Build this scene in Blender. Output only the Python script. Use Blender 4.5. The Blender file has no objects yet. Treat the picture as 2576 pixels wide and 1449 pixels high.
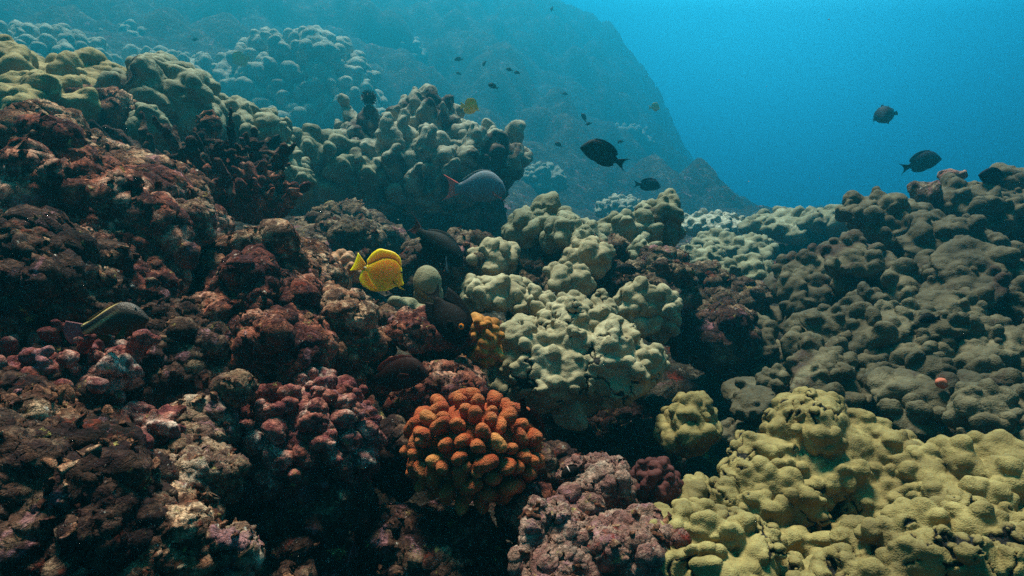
import bpy, math, numpy as np
from mathutils import Vector, Matrix

SC = bpy.context.scene
COL = SC.collection
R = math.radians

# ------------------------------------------------------------------ camera
PITCH = R(-13.0)
FPX = 1535.0                      # focal length in pixels of a 2576 px wide picture
cam_d = bpy.data.cameras.new('camera'); cam = bpy.data.objects.new('camera', cam_d); COL.objects.link(cam)
cam_d.sensor_width = 36.0; cam_d.lens = 36.0 * FPX / 2576.0
cam_d.clip_start = 0.02; cam_d.clip_end = 500
cam.location = (0, 0, 0); cam.rotation_euler = (R(90) + PITCH, 0, 0)
SC.camera = cam

# ------------------------------------------------------------------ world, sun, exposure
SUN_ELEV, SUN_AZ = R(66), R(-18)    # azimuth measured from +Y (ahead) towards +X (right)
w = bpy.data.worlds.new('World'); SC.world = w; w.use_nodes = True
nt = w.node_tree; nt.nodes.clear()
out = nt.nodes.new('ShaderNodeOutputWorld'); bg = nt.nodes.new('ShaderNodeBackground')
sky = nt.nodes.new('ShaderNodeTexSky'); sky.sky_type = 'NISHITA'; sky.sun_disc = False
sky.sun_elevation = SUN_ELEV; sky.sun_rotation = SUN_AZ
tint = nt.nodes.new('ShaderNodeMix'); tint.data_type = 'RGBA'; tint.blend_type = 'MULTIPLY'; tint.inputs[0].default_value = 1.0
tint.inputs[7].default_value = (0.05, 0.09, 0.1, 1)
# the water itself glows with scattered daylight: brightest towards the sun's side, darkening with depth
tc = nt.nodes.new('ShaderNodeTexCoord'); dot = nt.nodes.new('ShaderNodeVectorMath'); dot.operation = 'DOT_PRODUCT'
_g = Vector((0.42, 0.86, 0.40)).normalized(); dot.inputs[1].default_value = _g
ramp = nt.nodes.new('ShaderNodeValToRGB')
mr = nt.nodes.new('ShaderNodeMapRange'); mr.inputs[1].default_value = 0.6; mr.inputs[2].default_value = 1.0
WRAMP = [(0.0, (0.002, 0.02, 0.03)), (0.50, (0.003, 0.04, 0.07)), (0.70, (0.008, 0.12, 0.16)), (0.78, (0.014, 0.27, 0.33)),
         (0.85, (0.03, 0.50, 0.54)), (0.92, (0.08, 0.82, 0.80)), (1.0, (0.3, 1.15, 1.0))]
for i, (p, c) in enumerate(WRAMP):
    e = ramp.color_ramp.elements[i] if i < 2 else ramp.color_ramp.elements.new(p)
    e.position = p; e.color = (*c, 1)
glow = nt.nodes.new('ShaderNodeVectorMath'); glow.operation = 'SCALE'; glow.inputs['Scale'].default_value = 44.0
add = nt.nodes.new('ShaderNodeVectorMath'); add.operation = 'ADD'
L = nt.links.new
L(tc.outputs['Generated'], dot.inputs[0]); L(dot.outputs['Value'], mr.inputs[0]); L(mr.outputs[0], ramp.inputs[0])
L(sky.outputs[0], tint.inputs[6]); L(ramp.outputs[0], glow.inputs[0]); L(tint.outputs[2], add.inputs[0]); L(glow.outputs[0], add.inputs[1])
L(add.outputs[0], bg.inputs[0]); L(bg.outputs[0], out.inputs[0]); bg.inputs[1].default_value = 0.03

sun_d = bpy.data.lights.new('sun', 'SUN'); sun_d.energy = 5.0; sun_d.angle = R(14); sun_d.color = (1.0, 0.80, 0.58)
sun = bpy.data.objects.new('sun', sun_d); COL.objects.link(sun)
sdir = Vector((math.sin(SUN_AZ) * math.cos(SUN_ELEV), math.cos(SUN_AZ) * math.cos(SUN_ELEV), math.sin(SUN_ELEV)))
sun.rotation_euler = sdir.to_track_quat('Z', 'Y').to_euler(); sun.location = (0, 0, 6)

SC.view_settings.view_transform = 'Standard'; SC.view_settings.look = 'None'
SC.view_settings.exposure = 2.05; SC.view_settings.gamma = 1.0
SC.render.engine = 'CYCLES'
cy = SC.cycles
cy.use_denoising = False; cy.max_bounces = 4; cy.diffuse_bounces = 1; cy.glossy_bounces = 2; cy.volume_bounces = 1
cy.transparent_max_bounces = 4; cy.sample_clamp_indirect = 4.0; cy.use_adaptive_sampling = True; cy.adaptive_threshold = 0.015

# ------------------------------------------------------------------ numpy noise
_r = np.random.RandomState(7)
PERM = np.concatenate([_r.permutation(256)] * 3).astype(np.int64)
GRAD = _r.normal(size=(256, 3)); GRAD /= np.linalg.norm(GRAD, axis=1)[:, None]
JIT = _r.rand(256, 3)

def _h(i, j, k, s=0):
    return PERM[(PERM[(PERM[(i + s * 37) & 255] + j) & 255] + k) & 255]

def perlin(p, seed=0):
    p = np.asarray(p, float); i = np.floor(p).astype(np.int64); f = p - i
    u = f * f * f * (f * (f * 6 - 15) + 10)
    def g(a, b, c):
        gr = GRAD[_h(i[:, 0] + a, i[:, 1] + b, i[:, 2] + c, seed)]
        return gr[:, 0] * (f[:, 0] - a) + gr[:, 1] * (f[:, 1] - b) + gr[:, 2] * (f[:, 2] - c)
    x0 = g(0, 0, 0) * (1 - u[:, 0]) + g(1, 0, 0) * u[:, 0]; x1 = g(0, 1, 0) * (1 - u[:, 0]) + g(1, 1, 0) * u[:, 0]
    x2 = g(0, 0, 1) * (1 - u[:, 0]) + g(1, 0, 1) * u[:, 0]; x3 = g(0, 1, 1) * (1 - u[:, 0]) + g(1, 1, 1) * u[:, 0]
    y0 = x0 * (1 - u[:, 1]) + x1 * u[:, 1]; y1 = x2 * (1 - u[:, 1]) + x3 * u[:, 1]
    return 1.6 * (y0 * (1 - u[:, 2]) + y1 * u[:, 2])

def fbm(p, octv=4, seed=0, ridged=False):
    t = np.zeros(len(p)); a = 1.0; s = 0.0
    for o in range(octv):
        n = perlin(p * (2.03 ** o) + 11.3 * o, seed + o)
        t += a * ((1 - 2 * np.abs(n)) if ridged else n); s += a; a *= 0.5
    return t / s

def worley(p, seed=0):
    """distance to the nearest and second nearest feature point"""
    p = np.asarray(p, float); i = np.floor(p).astype(np.int64); f = p - i
    d1 = np.full(len(p), 9.0); d2 = np.full(len(p), 9.0)
    for a in (-1, 0, 1):
        for b in (-1, 0, 1):
            for c in (-1, 0, 1):
                j = JIT[_h(i[:, 0] + a, i[:, 1] + b, i[:, 2] + c, seed)]
                d = (a + j[:, 0] - f[:, 0]) ** 2 + (b + j[:, 1] - f[:, 1]) ** 2 + (c + j[:, 2] - f[:, 2]) ** 2
                m = d < d1
                d2 = np.where(m, d1, np.minimum(d2, d)); d1 = np.where(m, d, d1)
    return np.sqrt(d1), np.sqrt(d2)

def domes(p, seed=0):
    d1, d2 = worley(p, seed)
    return np.clip(1 - (d1 / 0.75) ** 2, -0.4, 1)

def domes2(p, seed=0):
    d1, d2 = worley(p, seed)
    return np.clip(1 - (d1 / 0.75) ** 2, -0.4, 1), d2 - d1

# ------------------------------------------------------------------ signed distance solids -> mesh
def rot_to(n, spin=0.0):
    """3x3 whose third axis is n"""
    n = np.asarray(n, float); n = n / np.linalg.norm(n)
    a = np.array([1.0, 0, 0]) if abs(n[0]) < 0.8 else np.array([0, 1.0, 0])
    x = np.cross(a, n); x /= np.linalg.norm(x); y = np.cross(n, x)
    c, s = math.cos(spin), math.sin(spin)
    return np.stack([x * c + y * s, -x * s + y * c, n], axis=0)

class Solid:
    def __init__(self): self.q = []
    def ell(self, c, r, rot=None, k=0.01, sub=False):
        self.q.append(('e', np.asarray(c, float), np.asarray(r, float) * np.ones(3), rot, k, sub)); return self
    def cap(self, a, b, ra, rb, k=0.008, sub=False):
        self.q.append(('c', np.asarray(a, float), np.asarray(b, float), (ra, rb), k, sub)); return self
    def box(self, c, r, rot=None, rnd=0.01, k=0.01, sub=False):
        self.q.append(('b', np.asarray(c, float), np.asarray(r, float) * np.ones(3), rot, k, sub, rnd)); return self
    def _bb(self, q):
        if q[0] == 'c':
            m = max(q[3]); return np.minimum(q[1], q[2]) - m, np.maximum(q[1], q[2]) + m
        m = q[2] + (q[6] if q[0] == 'b' else 0)
        if q[3] is not None: m = np.sqrt(((q[3].T * m) ** 2).sum(1)) if q[0] == 'e' else np.abs(q[3].T * m).sum(1)
        return q[1] - m, q[1] + m
    def mesh(self, h, zmin=None):
        bbs = [self._bb(q) for q in self.q]
        add_ = [b for b, q in zip(bbs, self.q) if not q[5]]
        lo = np.min([b[0] for b in add_], 0) - 3 * h; hi = np.max([b[1] for b in add_], 0) + 3 * h
        if zmin is not None: lo[2] = max(lo[2], zmin)
        n = np.ceil((hi - lo) / h).astype(int) + 1
        F = np.full(n, 1.0, np.float32)
        ax = [lo[i] + h * np.arange(n[i]) for i in range(3)]
        for q, (bl, bh) in zip(self.q, bbs):
            k = q[4]; pad = k + 2.5 * h
            i0 = np.clip(np.floor((bl - pad - lo) / h).astype(int), 0, n); i1 = np.clip(np.ceil((bh + pad - lo) / h).astype(int) + 1, 0, n)
            if (i1 <= i0).any(): continue
            sl = tuple(slice(a, b) for a, b in zip(i0, i1))
            X = ax[0][sl[0]][:, None, None]; Y = ax[1][sl[1]][None, :, None]; Z = ax[2][sl[2]][None, None, :]
            if q[0] == 'c':
                a, b = q[1], q[2]; d = b - a; L2 = max(d @ d, 1e-12)
                t = np.clip(((X - a[0]) * d[0] + (Y - a[1]) * d[1] + (Z - a[2]) * d[2]) / L2, 0, 1)
                v = np.sqrt((X - a[0] - t * d[0]) ** 2 + (Y - a[1] - t * d[1]) ** 2 + (Z - a[2] - t * d[2]) ** 2) - (q[3][0] + t * (q[3][1] - q[3][0]))
            else:
                x, y, z = X - q[1][0], Y - q[1][1], Z - q[1][2]
                if q[3] is not None:
                    m = q[3]
                    x, y, z = (m[0, 0] * x + m[0, 1] * y + m[0, 2] * z, m[1, 0] * x + m[1, 1] * y + m[1, 2] * z, m[2, 0] * x + m[2, 1] * y + m[2, 2] * z)
                r = q[2]
                if q[0] == 'e':
                    k0 = np.sqrt((x / r[0]) ** 2 + (y / r[1]) ** 2 + (z / r[2]) ** 2)
                    k1 = np.sqrt((x / r[0] ** 2) ** 2 + (y / r[1] ** 2) ** 2 + (z / r[2] ** 2) ** 2) + 1e-9
                    v = k0 * (k0 - 1) / k1
                else:
                    dx, dy, dz = np.abs(x) - r[0], np.abs(y) - r[1], np.abs(z) - r[2]
                    v = np.sqrt(np.maximum(dx, 0) ** 2 + np.maximum(dy, 0) ** 2 + np.maximum(dz, 0) ** 2) + np.minimum(np.maximum(np.maximum(dx, dy), dz), 0) - q[6]
            v = v.astype(np.float32); W = F[sl]
            if q[5]: v = -v; hh = np.maximum(k - np.abs(W - v), 0); F[sl] = np.maximum(W, v) + hh * hh / (4 * max(k, 1e-6))
            else: hh = np.maximum(k - np.abs(W - v), 0); F[sl] = np.minimum(W, v) - hh * hh / (4 * max(k, 1e-6))
        return surface_nets(F, lo, h)

_C = np.array([[i, j, k] for i in (0, 1) for j in (0, 1) for k in (0, 1)])
_E = [(a, b) for a in range(8) for b in range(a + 1, 8) if np.abs(_C[a] - _C[b]).sum() == 1]
def surface_nets(F, lo, h):
    I = F < 0; n = np.array(F.shape) - 1
    cnt = np.zeros(n, np.int8)
    for c in _C: cnt += I[c[0]:n[0] + c[0], c[1]:n[1] + c[1], c[2]:n[2] + c[2]]
    cells = np.argwhere((cnt > 0) & (cnt < 8))
    vals = np.stack([F[cells[:, 0] + c[0], cells[:, 1] + c[1], cells[:, 2] + c[2]] for c in _C], 1)
    acc = np.zeros((len(cells), 3)); num = np.zeros(len(cells))
    for a, b in _E:
        va, vb = vals[:, a], vals[:, b]; m = (va < 0) != (vb < 0)
        t = np.where(m, va / np.where(m, va - vb, 1), 0)[:, None]
        acc += np.where(m[:, None], _C[a] + t * (_C[b] - _C[a]), 0); num += m
    V = lo + h * (cells + acc / num[:, None])
    idx = np.full(n, -1, np.int64); idx[tuple(cells.T)] = np.arange(len(cells))
    faces = []
    for axis in range(3):
        o1, o2 = [(1, 2), (2, 0), (0, 1)][axis]
        a = [slice(1, n[i]) for i in range(3)]; b = list(a)
        a[axis] = slice(0, n[axis]); b[axis] = slice(1, n[axis] + 1)
        A, B = I[tuple(a)], I[tuple(b)]
        e = np.argwhere(A != B)
        if not len(e): continue
        flip = A[tuple(e.T)]
        base = e.copy()
        for i in range(3):
            if i != axis: base[:, i] += 1
        u = np.zeros(3, int); u[o1] = 1; w_ = np.zeros(3, int); w_[o2] = 1
        q = np.stack([idx[tuple((base - u - w_).T)], idx[tuple((base - w_).T)], idx[tuple(base.T)], idx[tuple((base - u).T)]], 1)
        q[~flip] = q[~flip][:, ::-1]
        faces.append(q)
    return V, np.concatenate(faces)

def vnormals(V, Q):
    n = np.cross(V[Q[:, 2]] - V[Q[:, 0]], V[Q[:, 3]] - V[Q[:, 1]])
    N = np.zeros_like(V)
    for i in range(4):
        for c in range(3): N[:, c] += np.bincount(Q[:, i], n[:, c], len(V))
    return N / (np.linalg.norm(N, axis=1)[:, None] + 1e-12)

def smooth(V, Q, it=1, f=0.5):
    for _ in range(it):
        S = np.zeros_like(V); c = np.zeros(len(V))
        for i in range(4):
            for j in (1, 3):
                a, b = Q[:, i], Q[:, (i + j) % 4]
                for k in range(3): S[:, k] += np.bincount(a, V[b, k], len(V))
                c += np.bincount(a, minlength=len(V))
        V = V + f * (S / np.maximum(c, 1)[:, None] - V)
    return V

# ------------------------------------------------------------------ objects
def link(name, V, F, mat, parent=None, loc=(0, 0, 0), furrow=None):
    V = np.asarray(V, np.float32); F = np.asarray(F); k = F.shape[1]
    me = bpy.data.meshes.new(name)
    me.vertices.add(len(V)); me.vertices.foreach_set('co', V.ravel())
    me.loops.add(F.size); me.loops.foreach_set('vertex_index', F.ravel().astype(np.int32))
    me.polygons.add(len(F)); me.polygons.foreach_set('loop_start', np.arange(0, F.size, k, dtype=np.int32))
    try: me.polygons.foreach_set('loop_total', np.full(len(F), k, np.int32))
    except Exception: pass
    me.polygons.foreach_set('use_smooth', np.ones(len(F), bool))
    me.update(calc_edges=True); me.validate()
    if furrow is not None: me.attributes.new('furrow', 'FLOAT', 'POINT').data.foreach_set('value', furrow.astype(np.float32))
    me.materials.append(mat)
    o = bpy.data.objects.new(name, me); COL.objects.link(o); o.location = loc
    if parent is not None: o.parent = parent
    return o

def tag(o, label, cat, group=None, kind=None):
    o['label'] = label; o['category'] = cat
    if group: o['group'] = group
    if kind: o['kind'] = kind
    return o

def empty(name, loc):
    o = bpy.data.objects.new(name, None); COL.objects.link(o); o.location = loc; o.empty_display_size = 0.05
    return o

_cp, _sp = math.cos(PITCH), math.sin(PITCH)
def P(u, v, d):
    """the point d metres ahead that the photograph (taken as 2576 x 1449) shows at u, v"""
    x = (u - 1288) / FPX * d; yc = (724.5 - v) / FPX * d
    return np.array([x, d * _cp - yc * _sp, d * _sp + yc * _cp])
def S(px, d): return px / FPX * d
# ------------------------------------------------------------------ materials
def srgb(h):
    c = [int(h[i:i + 2], 16) / 255 for i in (0, 2, 4)]
    return tuple(x / 12.92 if x <= 0.04045 else ((x + 0.055) / 1.055) ** 2.4 for x in c)

class Mat:
    def __init__(self, name, rough=0.85, spec=0.25):
        self.m = bpy.data.materials.new(name); self.m.use_nodes = True
        self.t = self.m.node_tree; self.t.nodes.clear()
        self.b = self.n('BsdfPrincipled'); o = self.n('OutputMaterial'); self.l(self.b.outputs[0], o.inputs[0])
        self.b.inputs['Roughness'].default_value = rough; self.b.inputs['Specular IOR Level'].default_value = spec
        tc = self.n('TexCoord'); oi = self.n('ObjectInfo'); sc = self.n('VectorMath', 'SCALE')
        cx = self.n('CombineXYZ'); self.l(oi.outputs['Random'], cx.inputs[0]); self.l(oi.outputs['Random'], cx.inputs[1])
        self.l(cx.outputs[0], sc.inputs[0]); sc.inputs['Scale'].default_value = 37.0
        ad = self.n('VectorMath', 'ADD'); self.l(tc.outputs['Object'], ad.inputs[0]); self.l(sc.outputs[0], ad.inputs[1])
        self.co = ad.outputs[0]; self.raw = tc.outputs['Object']; self.rnd = oi.outputs['Random']
    def n(self, t, op=None):
        x = self.t.nodes.new('ShaderNode' + t)
        if op: x.operation = op
        return x
    def l(self, a, b): self.t.links.new(a, b)
    def noise(self, scale, detail=4, rough=0.55, dist=0.0, co=None):
        x = self.n('TexNoise'); x.inputs['Scale'].default_value = scale; x.inputs['Detail'].default_value = detail
        x.inputs['Roughness'].default_value = rough; x.inputs['Distortion'].default_value = dist
        self.l(co or self.co, x.inputs['Vector']); return x.outputs[0]
    def voro(self, scale, feat='F1', co=None):
        x = self.n('TexVoronoi'); x.feature = feat; x.inputs['Scale'].default_value = scale
        self.l(co or self.co, x.inputs['Vector']); return x.outputs['Distance']
    def ramp(self, f, stops, const=False):
        x = self.n('ValToRGB'); cr = x.color_ramp
        if const: cr.interpolation = 'CONSTANT'
        for i, (p, c) in enumerate(stops):
            e = cr.elements[i] if i < 2 else cr.elements.new(p)
            e.position = p
            e.color = (*(srgb(c) if isinstance(c, str) else c if isinstance(c, tuple) else (c, c, c)), 1)
        self.l(f, x.inputs[0]); return x.outputs[0]
    def mix(self, f, a, b, mode='MIX'):
        x = self.n('Mix'); x.data_type = 'RGBA'; x.blend_type = mode
        for s, i in ((f, 0), (a, 6), (b, 7)):
            if isinstance(s, (int, float)): x.inputs[i].default_value = s if i == 0 else (s, s, s, 1)
            elif isinstance(s, str): x.inputs[i].default_value = (*srgb(s), 1)
            else: self.l(s, x.inputs[i])
        return x.outputs[2]
    def math(self, op, a, b=0.0, c=None):
        x = self.n('Math', op)
        for s, i in ((a, 0), (b, 1), (c, 2)):
            if s is None: continue
            if isinstance(s, (int, float)): x.inputs[i].default_value = s
            else: self.l(s, x.inputs[i])
        return x.outputs[0]
    def done_plain(self, c):
        self.b.inputs['Base Color'].default_value = (*srgb(c), 1); return self.m
    def done(self, col, height=None, strength=0.6, dist=0.01, rough=None):
        self.l(col, self.b.inputs['Base Color'])
        if rough is not None: self.l(rough, self.b.inputs['Roughness'])
        if height is not None:
            bm = self.n('Bump'); bm.inputs['Strength'].default_value = strength; bm.inputs['Distance'].default_value = dist
            self.l(height, bm.inputs['Height']); self.l(bm.outputs[0], self.b.inputs['Normal'])
        return self.m

def lobe_mat(name, dark, mid, pale, size=1.0, cracks=0.0, algae='4a3524', algae_amt=0.5, tint=None):
    """living lobe coral: smooth tan skin with pores, mottling, worm furrows and a few patches of brown turf"""
    m = Mat(name, 0.8, 0.2)
    a = m.noise(9 / size, 5, 0.6); b = m.noise(60 / size, 3, 0.6); pore = m.voro(420 / size)
    col = m.ramp(a, [(0.25, dark), (0.5, mid), (0.75, pale)])
    col = m.mix(m.ramp(b, [(0.3, 0.0), (0.75, 0.55)]), col, dark)
    sp = m.ramp(pore, [(0.15, 0.62), (0.55, 1.0)])
    col = m.mix(0.7, col, sp, 'MULTIPLY')
    tp = m.noise(5 / size, 6, 0.65, 0.4); turf = m.ramp(tp, [(0.60 + 0.1 * (1 - algae_amt), 0.0), (0.66 + 0.1 * (1 - algae_amt), 1.0)])
    tcol = m.mix(m.noise(90 / size, 3), algae, '120d0a'); col = m.mix(turf, col, tcol)
    h = m.math('MULTIPLY_ADD', pore, 0.25, m.math('MULTIPLY', b, 0.8))
    if cracks:
        at = m.n('Attribute'); at.attribute_name = 'furrow'; at.attribute_type = 'GEOMETRY'
        ln = m.ramp(at.outputs['Fac'], [(0.3, 0.0), (0.6, 1.0)]); col = m.mix(ln, col, '0c0906')
    return m.done(col, h, 0.55, 0.006 * size)

def rock_mat(name, cols, spots='9a8a4c', pale='c8bcae', size=1.0, red='6a2a1c', lilac='9c6a70'):
    """dead reef rock crusted with coralline algae, turf and pale bits, some of them painted-in glints"""
    m = Mat(name, 0.9, 0.1)
    a = m.noise(7 / size, 7, 0.68, 0.3); b = m.noise(26 / size, 6, 0.7, 0.6); c = m.noise(130 / size, 4, 0.7)
    col = m.ramp(a, [(0.32, cols[0]), (0.43, cols[1]), (0.53, cols[2]), (0.62, cols[3])])  # crust tones, contrast stretched to put lit bits and shade into the colour
    col = m.mix(m.ramp(b, [(0.46, 0.0), (0.54, 0.85)]), col, cols[4])
    col = m.mix(m.ramp(m.noise(11 / size, 6, 0.7, .4), [(0.60, 0.0), (0.64, 0.7)]), col, lilac)
    col = m.mix(m.ramp(m.noise(16 / size, 5, 0.7), [(0.60, 0.0), (0.65, 0.85)]), col, red)
    col = m.mix(m.ramp(m.noise(30 / size, 6, 0.75, 0.5), [(0.62, 0.0), (0.66, 0.9)]), col, spots)
    col = m.mix(m.ramp(m.noise(55 / size, 5, 0.75), [(0.645, 0.0), (0.69, 0.9)]), col, pale)  # pale bits, made more frequent to paint glints onto the rock
    col = m.mix(0.75, col, m.ramp(c, [(0.35, 0.25), (0.65, 1.3)]), 'MULTIPLY')
    v = m.voro(48 / size)
    h = m.math('ADD', m.math('MULTIPLY', c, 0.5), m.math('ADD', m.math('MULTIPLY', b, 1.4), m.math('MULTIPLY', v, 0.5)))
    return m.done(col, h, 1.0, 0.016 * size)

M = {}
M['porites'] = lobe_mat('pale_lobe_coral', '70664c', '9c906e', 'bab08e', 1.0, 1.0, algae_amt=0.2)
M['porites_near'] = lobe_mat('mustard_lobe_coral', '584b2c', '847445', 'a89760', 1.0, 1.15, algae_amt=0.2)
M['porites_green'] = lobe_mat('green_lobe_coral', '55543e', '807e62', 'a2a084', 1.6, 0.0, algae_amt=1.0)
M['porites_big'] = lobe_mat('bommie_coral', '626252', '96947e', 'bab8a2', 1.8, 0.0, algae_amt=2.0)
M['porites_left'] = lobe_mat('tan_lobe_coral', '60502f', '90804f', 'b2a274', 1.5, 0.0, algae_amt=0.5)
M['plate'] = lobe_mat('plate_coral', '2d2a1c', '514832', '7a7054', 1.6, 0.0, algae_amt=1.2)
M['far'] = lobe_mat('far_coral', '6c6a58', '9c9882', 'bebaa2', 8.0, 0.0, algae_amt=0.6)
M['smooth'] = lobe_mat('smooth_green_coral', '6a6248', '8c8464', 'a69c7c', 1.2, 0.0, algae_amt=0.0)
M['rock'] = rock_mat('crusted_rock', ['1a0e09', '5e3a28', '96644a', 'cea684', '381c18'])
M['rock_red'] = rock_mat('maroon_rock', ['1a0c0a', '62302a', '9c5a44', 'cc9a80', '3a1a1c'])
M['rock_tan'] = rock_mat('tan_rock', ['2a1a12', '785842', 'a08066', 'ccb098', '563630'])
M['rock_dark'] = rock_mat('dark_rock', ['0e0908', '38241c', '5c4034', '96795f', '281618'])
M['rock_pale'] = rock_mat('pale_rubble_rock', ['4a302a', '8a6656', '9e7c6c', 'b89c88', '7a504a'], red='7a241c')
M['rock_mid'] = rock_mat('mid_reef_rock', ['1e1812', '564634', '7e6a54', 'a6947a', '42302a'], size=1.8)
M['pinkcrust'] = rock_mat('pink_coralline_crust', ['3a1814', '8c4a3c', 'b47060', 'e0c0ac', '6e3438'], pale='d0bcb4', size=0.7, red='6e2a24')
M['seabed'] = rock_mat('seabed_rubble', ['1a1610', '383024', '4a4234', '6a6050', '2a221c'], pale='8a8070', size=3.0)

def fish_mat(name, fn, rough=0.5, spec=0.3):
    m = Mat(name, rough, spec); return m.done(*fn(m))
def sstep(a, b, x): t = np.clip((x - a) / (b - a), 0, 1); return t * t * (3 - 2 * t)
# ------------------------------------------------------------------ builders
def rs(seed): return np.random.RandomState(seed)

def sphere_pts(n, seed, jitter=0.35):
    i = np.arange(n) + 0.5; ph = np.arccos(1 - 2 * i / n); th = math.pi * (1 + 5 ** 0.5) * i
    p = np.stack([np.cos(th) * np.sin(ph), np.sin(th) * np.sin(ph), np.cos(ph)], 1)
    p += rs(seed).normal(size=p.shape) * jitter * math.sqrt(4 / n); return p / np.linalg.norm(p, axis=1)[:, None]

def add_lobes(s, c, rad, n, lr, seed, k=0.01, up=0.35, elong=1.35, zmin=-0.35, vary=0.35, rot=None, sink=0.25, sub=0, taper=0.0):
    """knobs standing on an ellipsoid"""
    g = rs(seed); c = np.asarray(c, float); rad = np.asarray(rad, float) * np.ones(3)
    if n == 0: return
    for p in sphere_pts(n, seed):
        if p[2] < zmin: continue
        q = p * rad; nn = p / rad; nn /= np.linalg.norm(nn)
        if rot is not None: q = rot.T @ q; nn = rot.T @ nn
        d = nn + np.array([0, 0, up]); d /= np.linalg.norm(d)
        r = lr * (1 + vary * g.uniform(-1, 1))
        e = elong * (1 + 0.25 * g.uniform(-1, 1))
        pos = c + q - d * r * sink
        s.ell(pos, (r * g.uniform(0.8, 1.6), r * g.uniform(0.7, 1.05), r * e), rot_to(d, g.uniform(0, 6)), k)
        if taper and g.rand() < taper:
            s.cap(pos, pos + (d + g.normal(size=3) * .15) * r * e * 1.05, r * .85, r * g.uniform(.25, .5), k)
        for _ in range(sub):
            dd = d + g.normal(size=3) * 0.65; dd /= np.linalg.norm(dd)
            s.ell(pos + dd * r * 0.86, r * g.uniform(0.26, 0.5), None, min(k * 0.4, .002))

def warp(V, size, amp, seed, off):
    q = (V + off) / size
    return V + amp * np.stack([fbm(q + 17.7 * c, 2, (seed + c) & 15) for c in range(3)], 1)

FURROW = [None]
def finish(s, h, seed, bumps=(), grain=(), zmin=None, sm=1, warps=(), furrow=0.0):
    """mesh a solid and roughen it: bumps = (size, height) rounded knobs; grain = (size, height, octaves, ridged)"""
    V, Q = s.mesh(h, zmin); V = smooth(V, Q, sm)
    off = rs(seed).uniform(-50, 50, 3)
    for size, amp in warps: V = warp(V, size, amp, seed, off)
    FURROW[0] = None
    for i, (size, amp) in enumerate(bumps):
        N = vnormals(V, Q); dm, ed = domes2((V + off) / size + 0.25 * fbm((V + off) / size * .7, 2, 4)[:, None], seed & 7)
        V = V + N * (amp * dm * ((.3 + .7 * sstep(-.25, .5, N[:, 2])) if furrow else 1.0))[:, None]
        if furrow and i == 0:                    # worm furrows: dark slots following some of the creases between lobes
            q = (V + off) / .05; dm2, ed2 = domes2(q + .35 * np.stack([fbm(q * 1.3 + 5 * c_, 2, c_) for c_ in range(3)], 1), 5)
            gate = sstep(.06, .16, fbm((V + off) / .10, 2, 9))
            fr = (1 - sstep(.03, .085, ed2)) * gate * furrow
            V = V - N * (fr * .007)[:, None]; FURROW[0] = fr
    for size, amp, oc, rg in grain:
        N = vnormals(V, Q); V = V + N * (amp * fbm((V + off) / size, oc, seed & 15, rg))[:, None]
    return V, Q

def make(name, s, h, mat, loc, seed, label, cat, group=None, bumps=(), grain=(), zmin=None, sm=1, kind=None, parent=None, warps=(), furrow=0.0):
    V, Q = finish(s, h, seed, bumps, grain, zmin, sm, warps, furrow)
    o = link(name, V, Q, mat, parent, loc, FURROW[0])
    if label: tag(o, label, cat, group, kind)
    return o

def add_fans(s, c, rad, n, r0, seed, k=.008, zmin=-.3, rims=6, knob=.36):
    """lobes grown as thick upright fans in tiers: smooth steep fronts under a scalloped rim of small knobs"""
    g = rs(seed); c = np.asarray(c, float); rad = np.asarray(rad, float) * np.ones(3)
    for p in sphere_pts(n, seed, .4):
        if p[2] < zmin: continue
        nn = p / rad; nn /= np.linalg.norm(nn)
        o = np.array([nn[0], nn[1], 0]) + g.normal(size=3) * [.25, .25, 0] + [0, -.12, 0]; o /= np.linalg.norm(o) + 1e-9
        up = np.array([0, 0, .75]) + nn * .55 + g.normal(size=3) * .1; up /= np.linalg.norm(up)
        t = np.cross(up, o); t /= np.linalg.norm(t); o = np.cross(t, up)
        r = r0 * g.uniform(.6, 1.3); w, dp, hh = r * g.uniform(1.1, 1.9), r * g.uniform(.7, .95), r * g.uniform(1.1, 1.5)
        pos = c + p * rad - nn * r * .25; Rm = np.stack([t, o, up])
        s.ell(pos, (w, dp, hh), Rm, k)
        m = max(4, int(rims * w / r0 / 1.25))
        for a in np.linspace(-1.25, 1.25, m) + g.normal(size=m) * .1:
            q = r0 * knob * g.uniform(.65, 1.25)
            s.ell(pos + t * math.sin(a) * w * .95 + up * math.cos(a) * hh * .95 + o * g.uniform(-.4, .7) * dp, (q * g.uniform(.9, 1.25), q, q * g.uniform(.85, 1.2)), Rm, q * .4)
            if g.rand() < .25:
                b_ = g.uniform(-1, 1); s.ell(pos + t * b_ * w * .7 + up * g.uniform(-.2, .6) * hh + o * dp * .9 * math.sqrt(1 - b_ * b_ * .5), q * g.uniform(.6, 1.0), None, q * .25)

def fan_mound(name, label, u, v, d, domes_, mat, seed, h, cat='coral', group=None, knob=.36, rims=6, under=(), base=(), bumps=((.03, .004), (.014, .0015)), warps=((.09, .010), (.03, .003)), furrow=1.0):
    s = Solid()
    for i, (c, r, n, r0) in enumerate(domes_):
        s.ell(c, np.asarray(r) * .93, None, .02); add_fans(s, c, r, n, r0, seed + i, rims=rims, knob=knob)
    for c, r in base: s.ell(c, r, None, .03)
    for c, r in under: s.ell(c, r, None, .01, True)
    return make(name, s, h, mat, P(u, v, d), seed, label, cat, group, bumps, ((.011, .0010, 2, False),), warps=warps, furrow=furrow)

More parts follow.
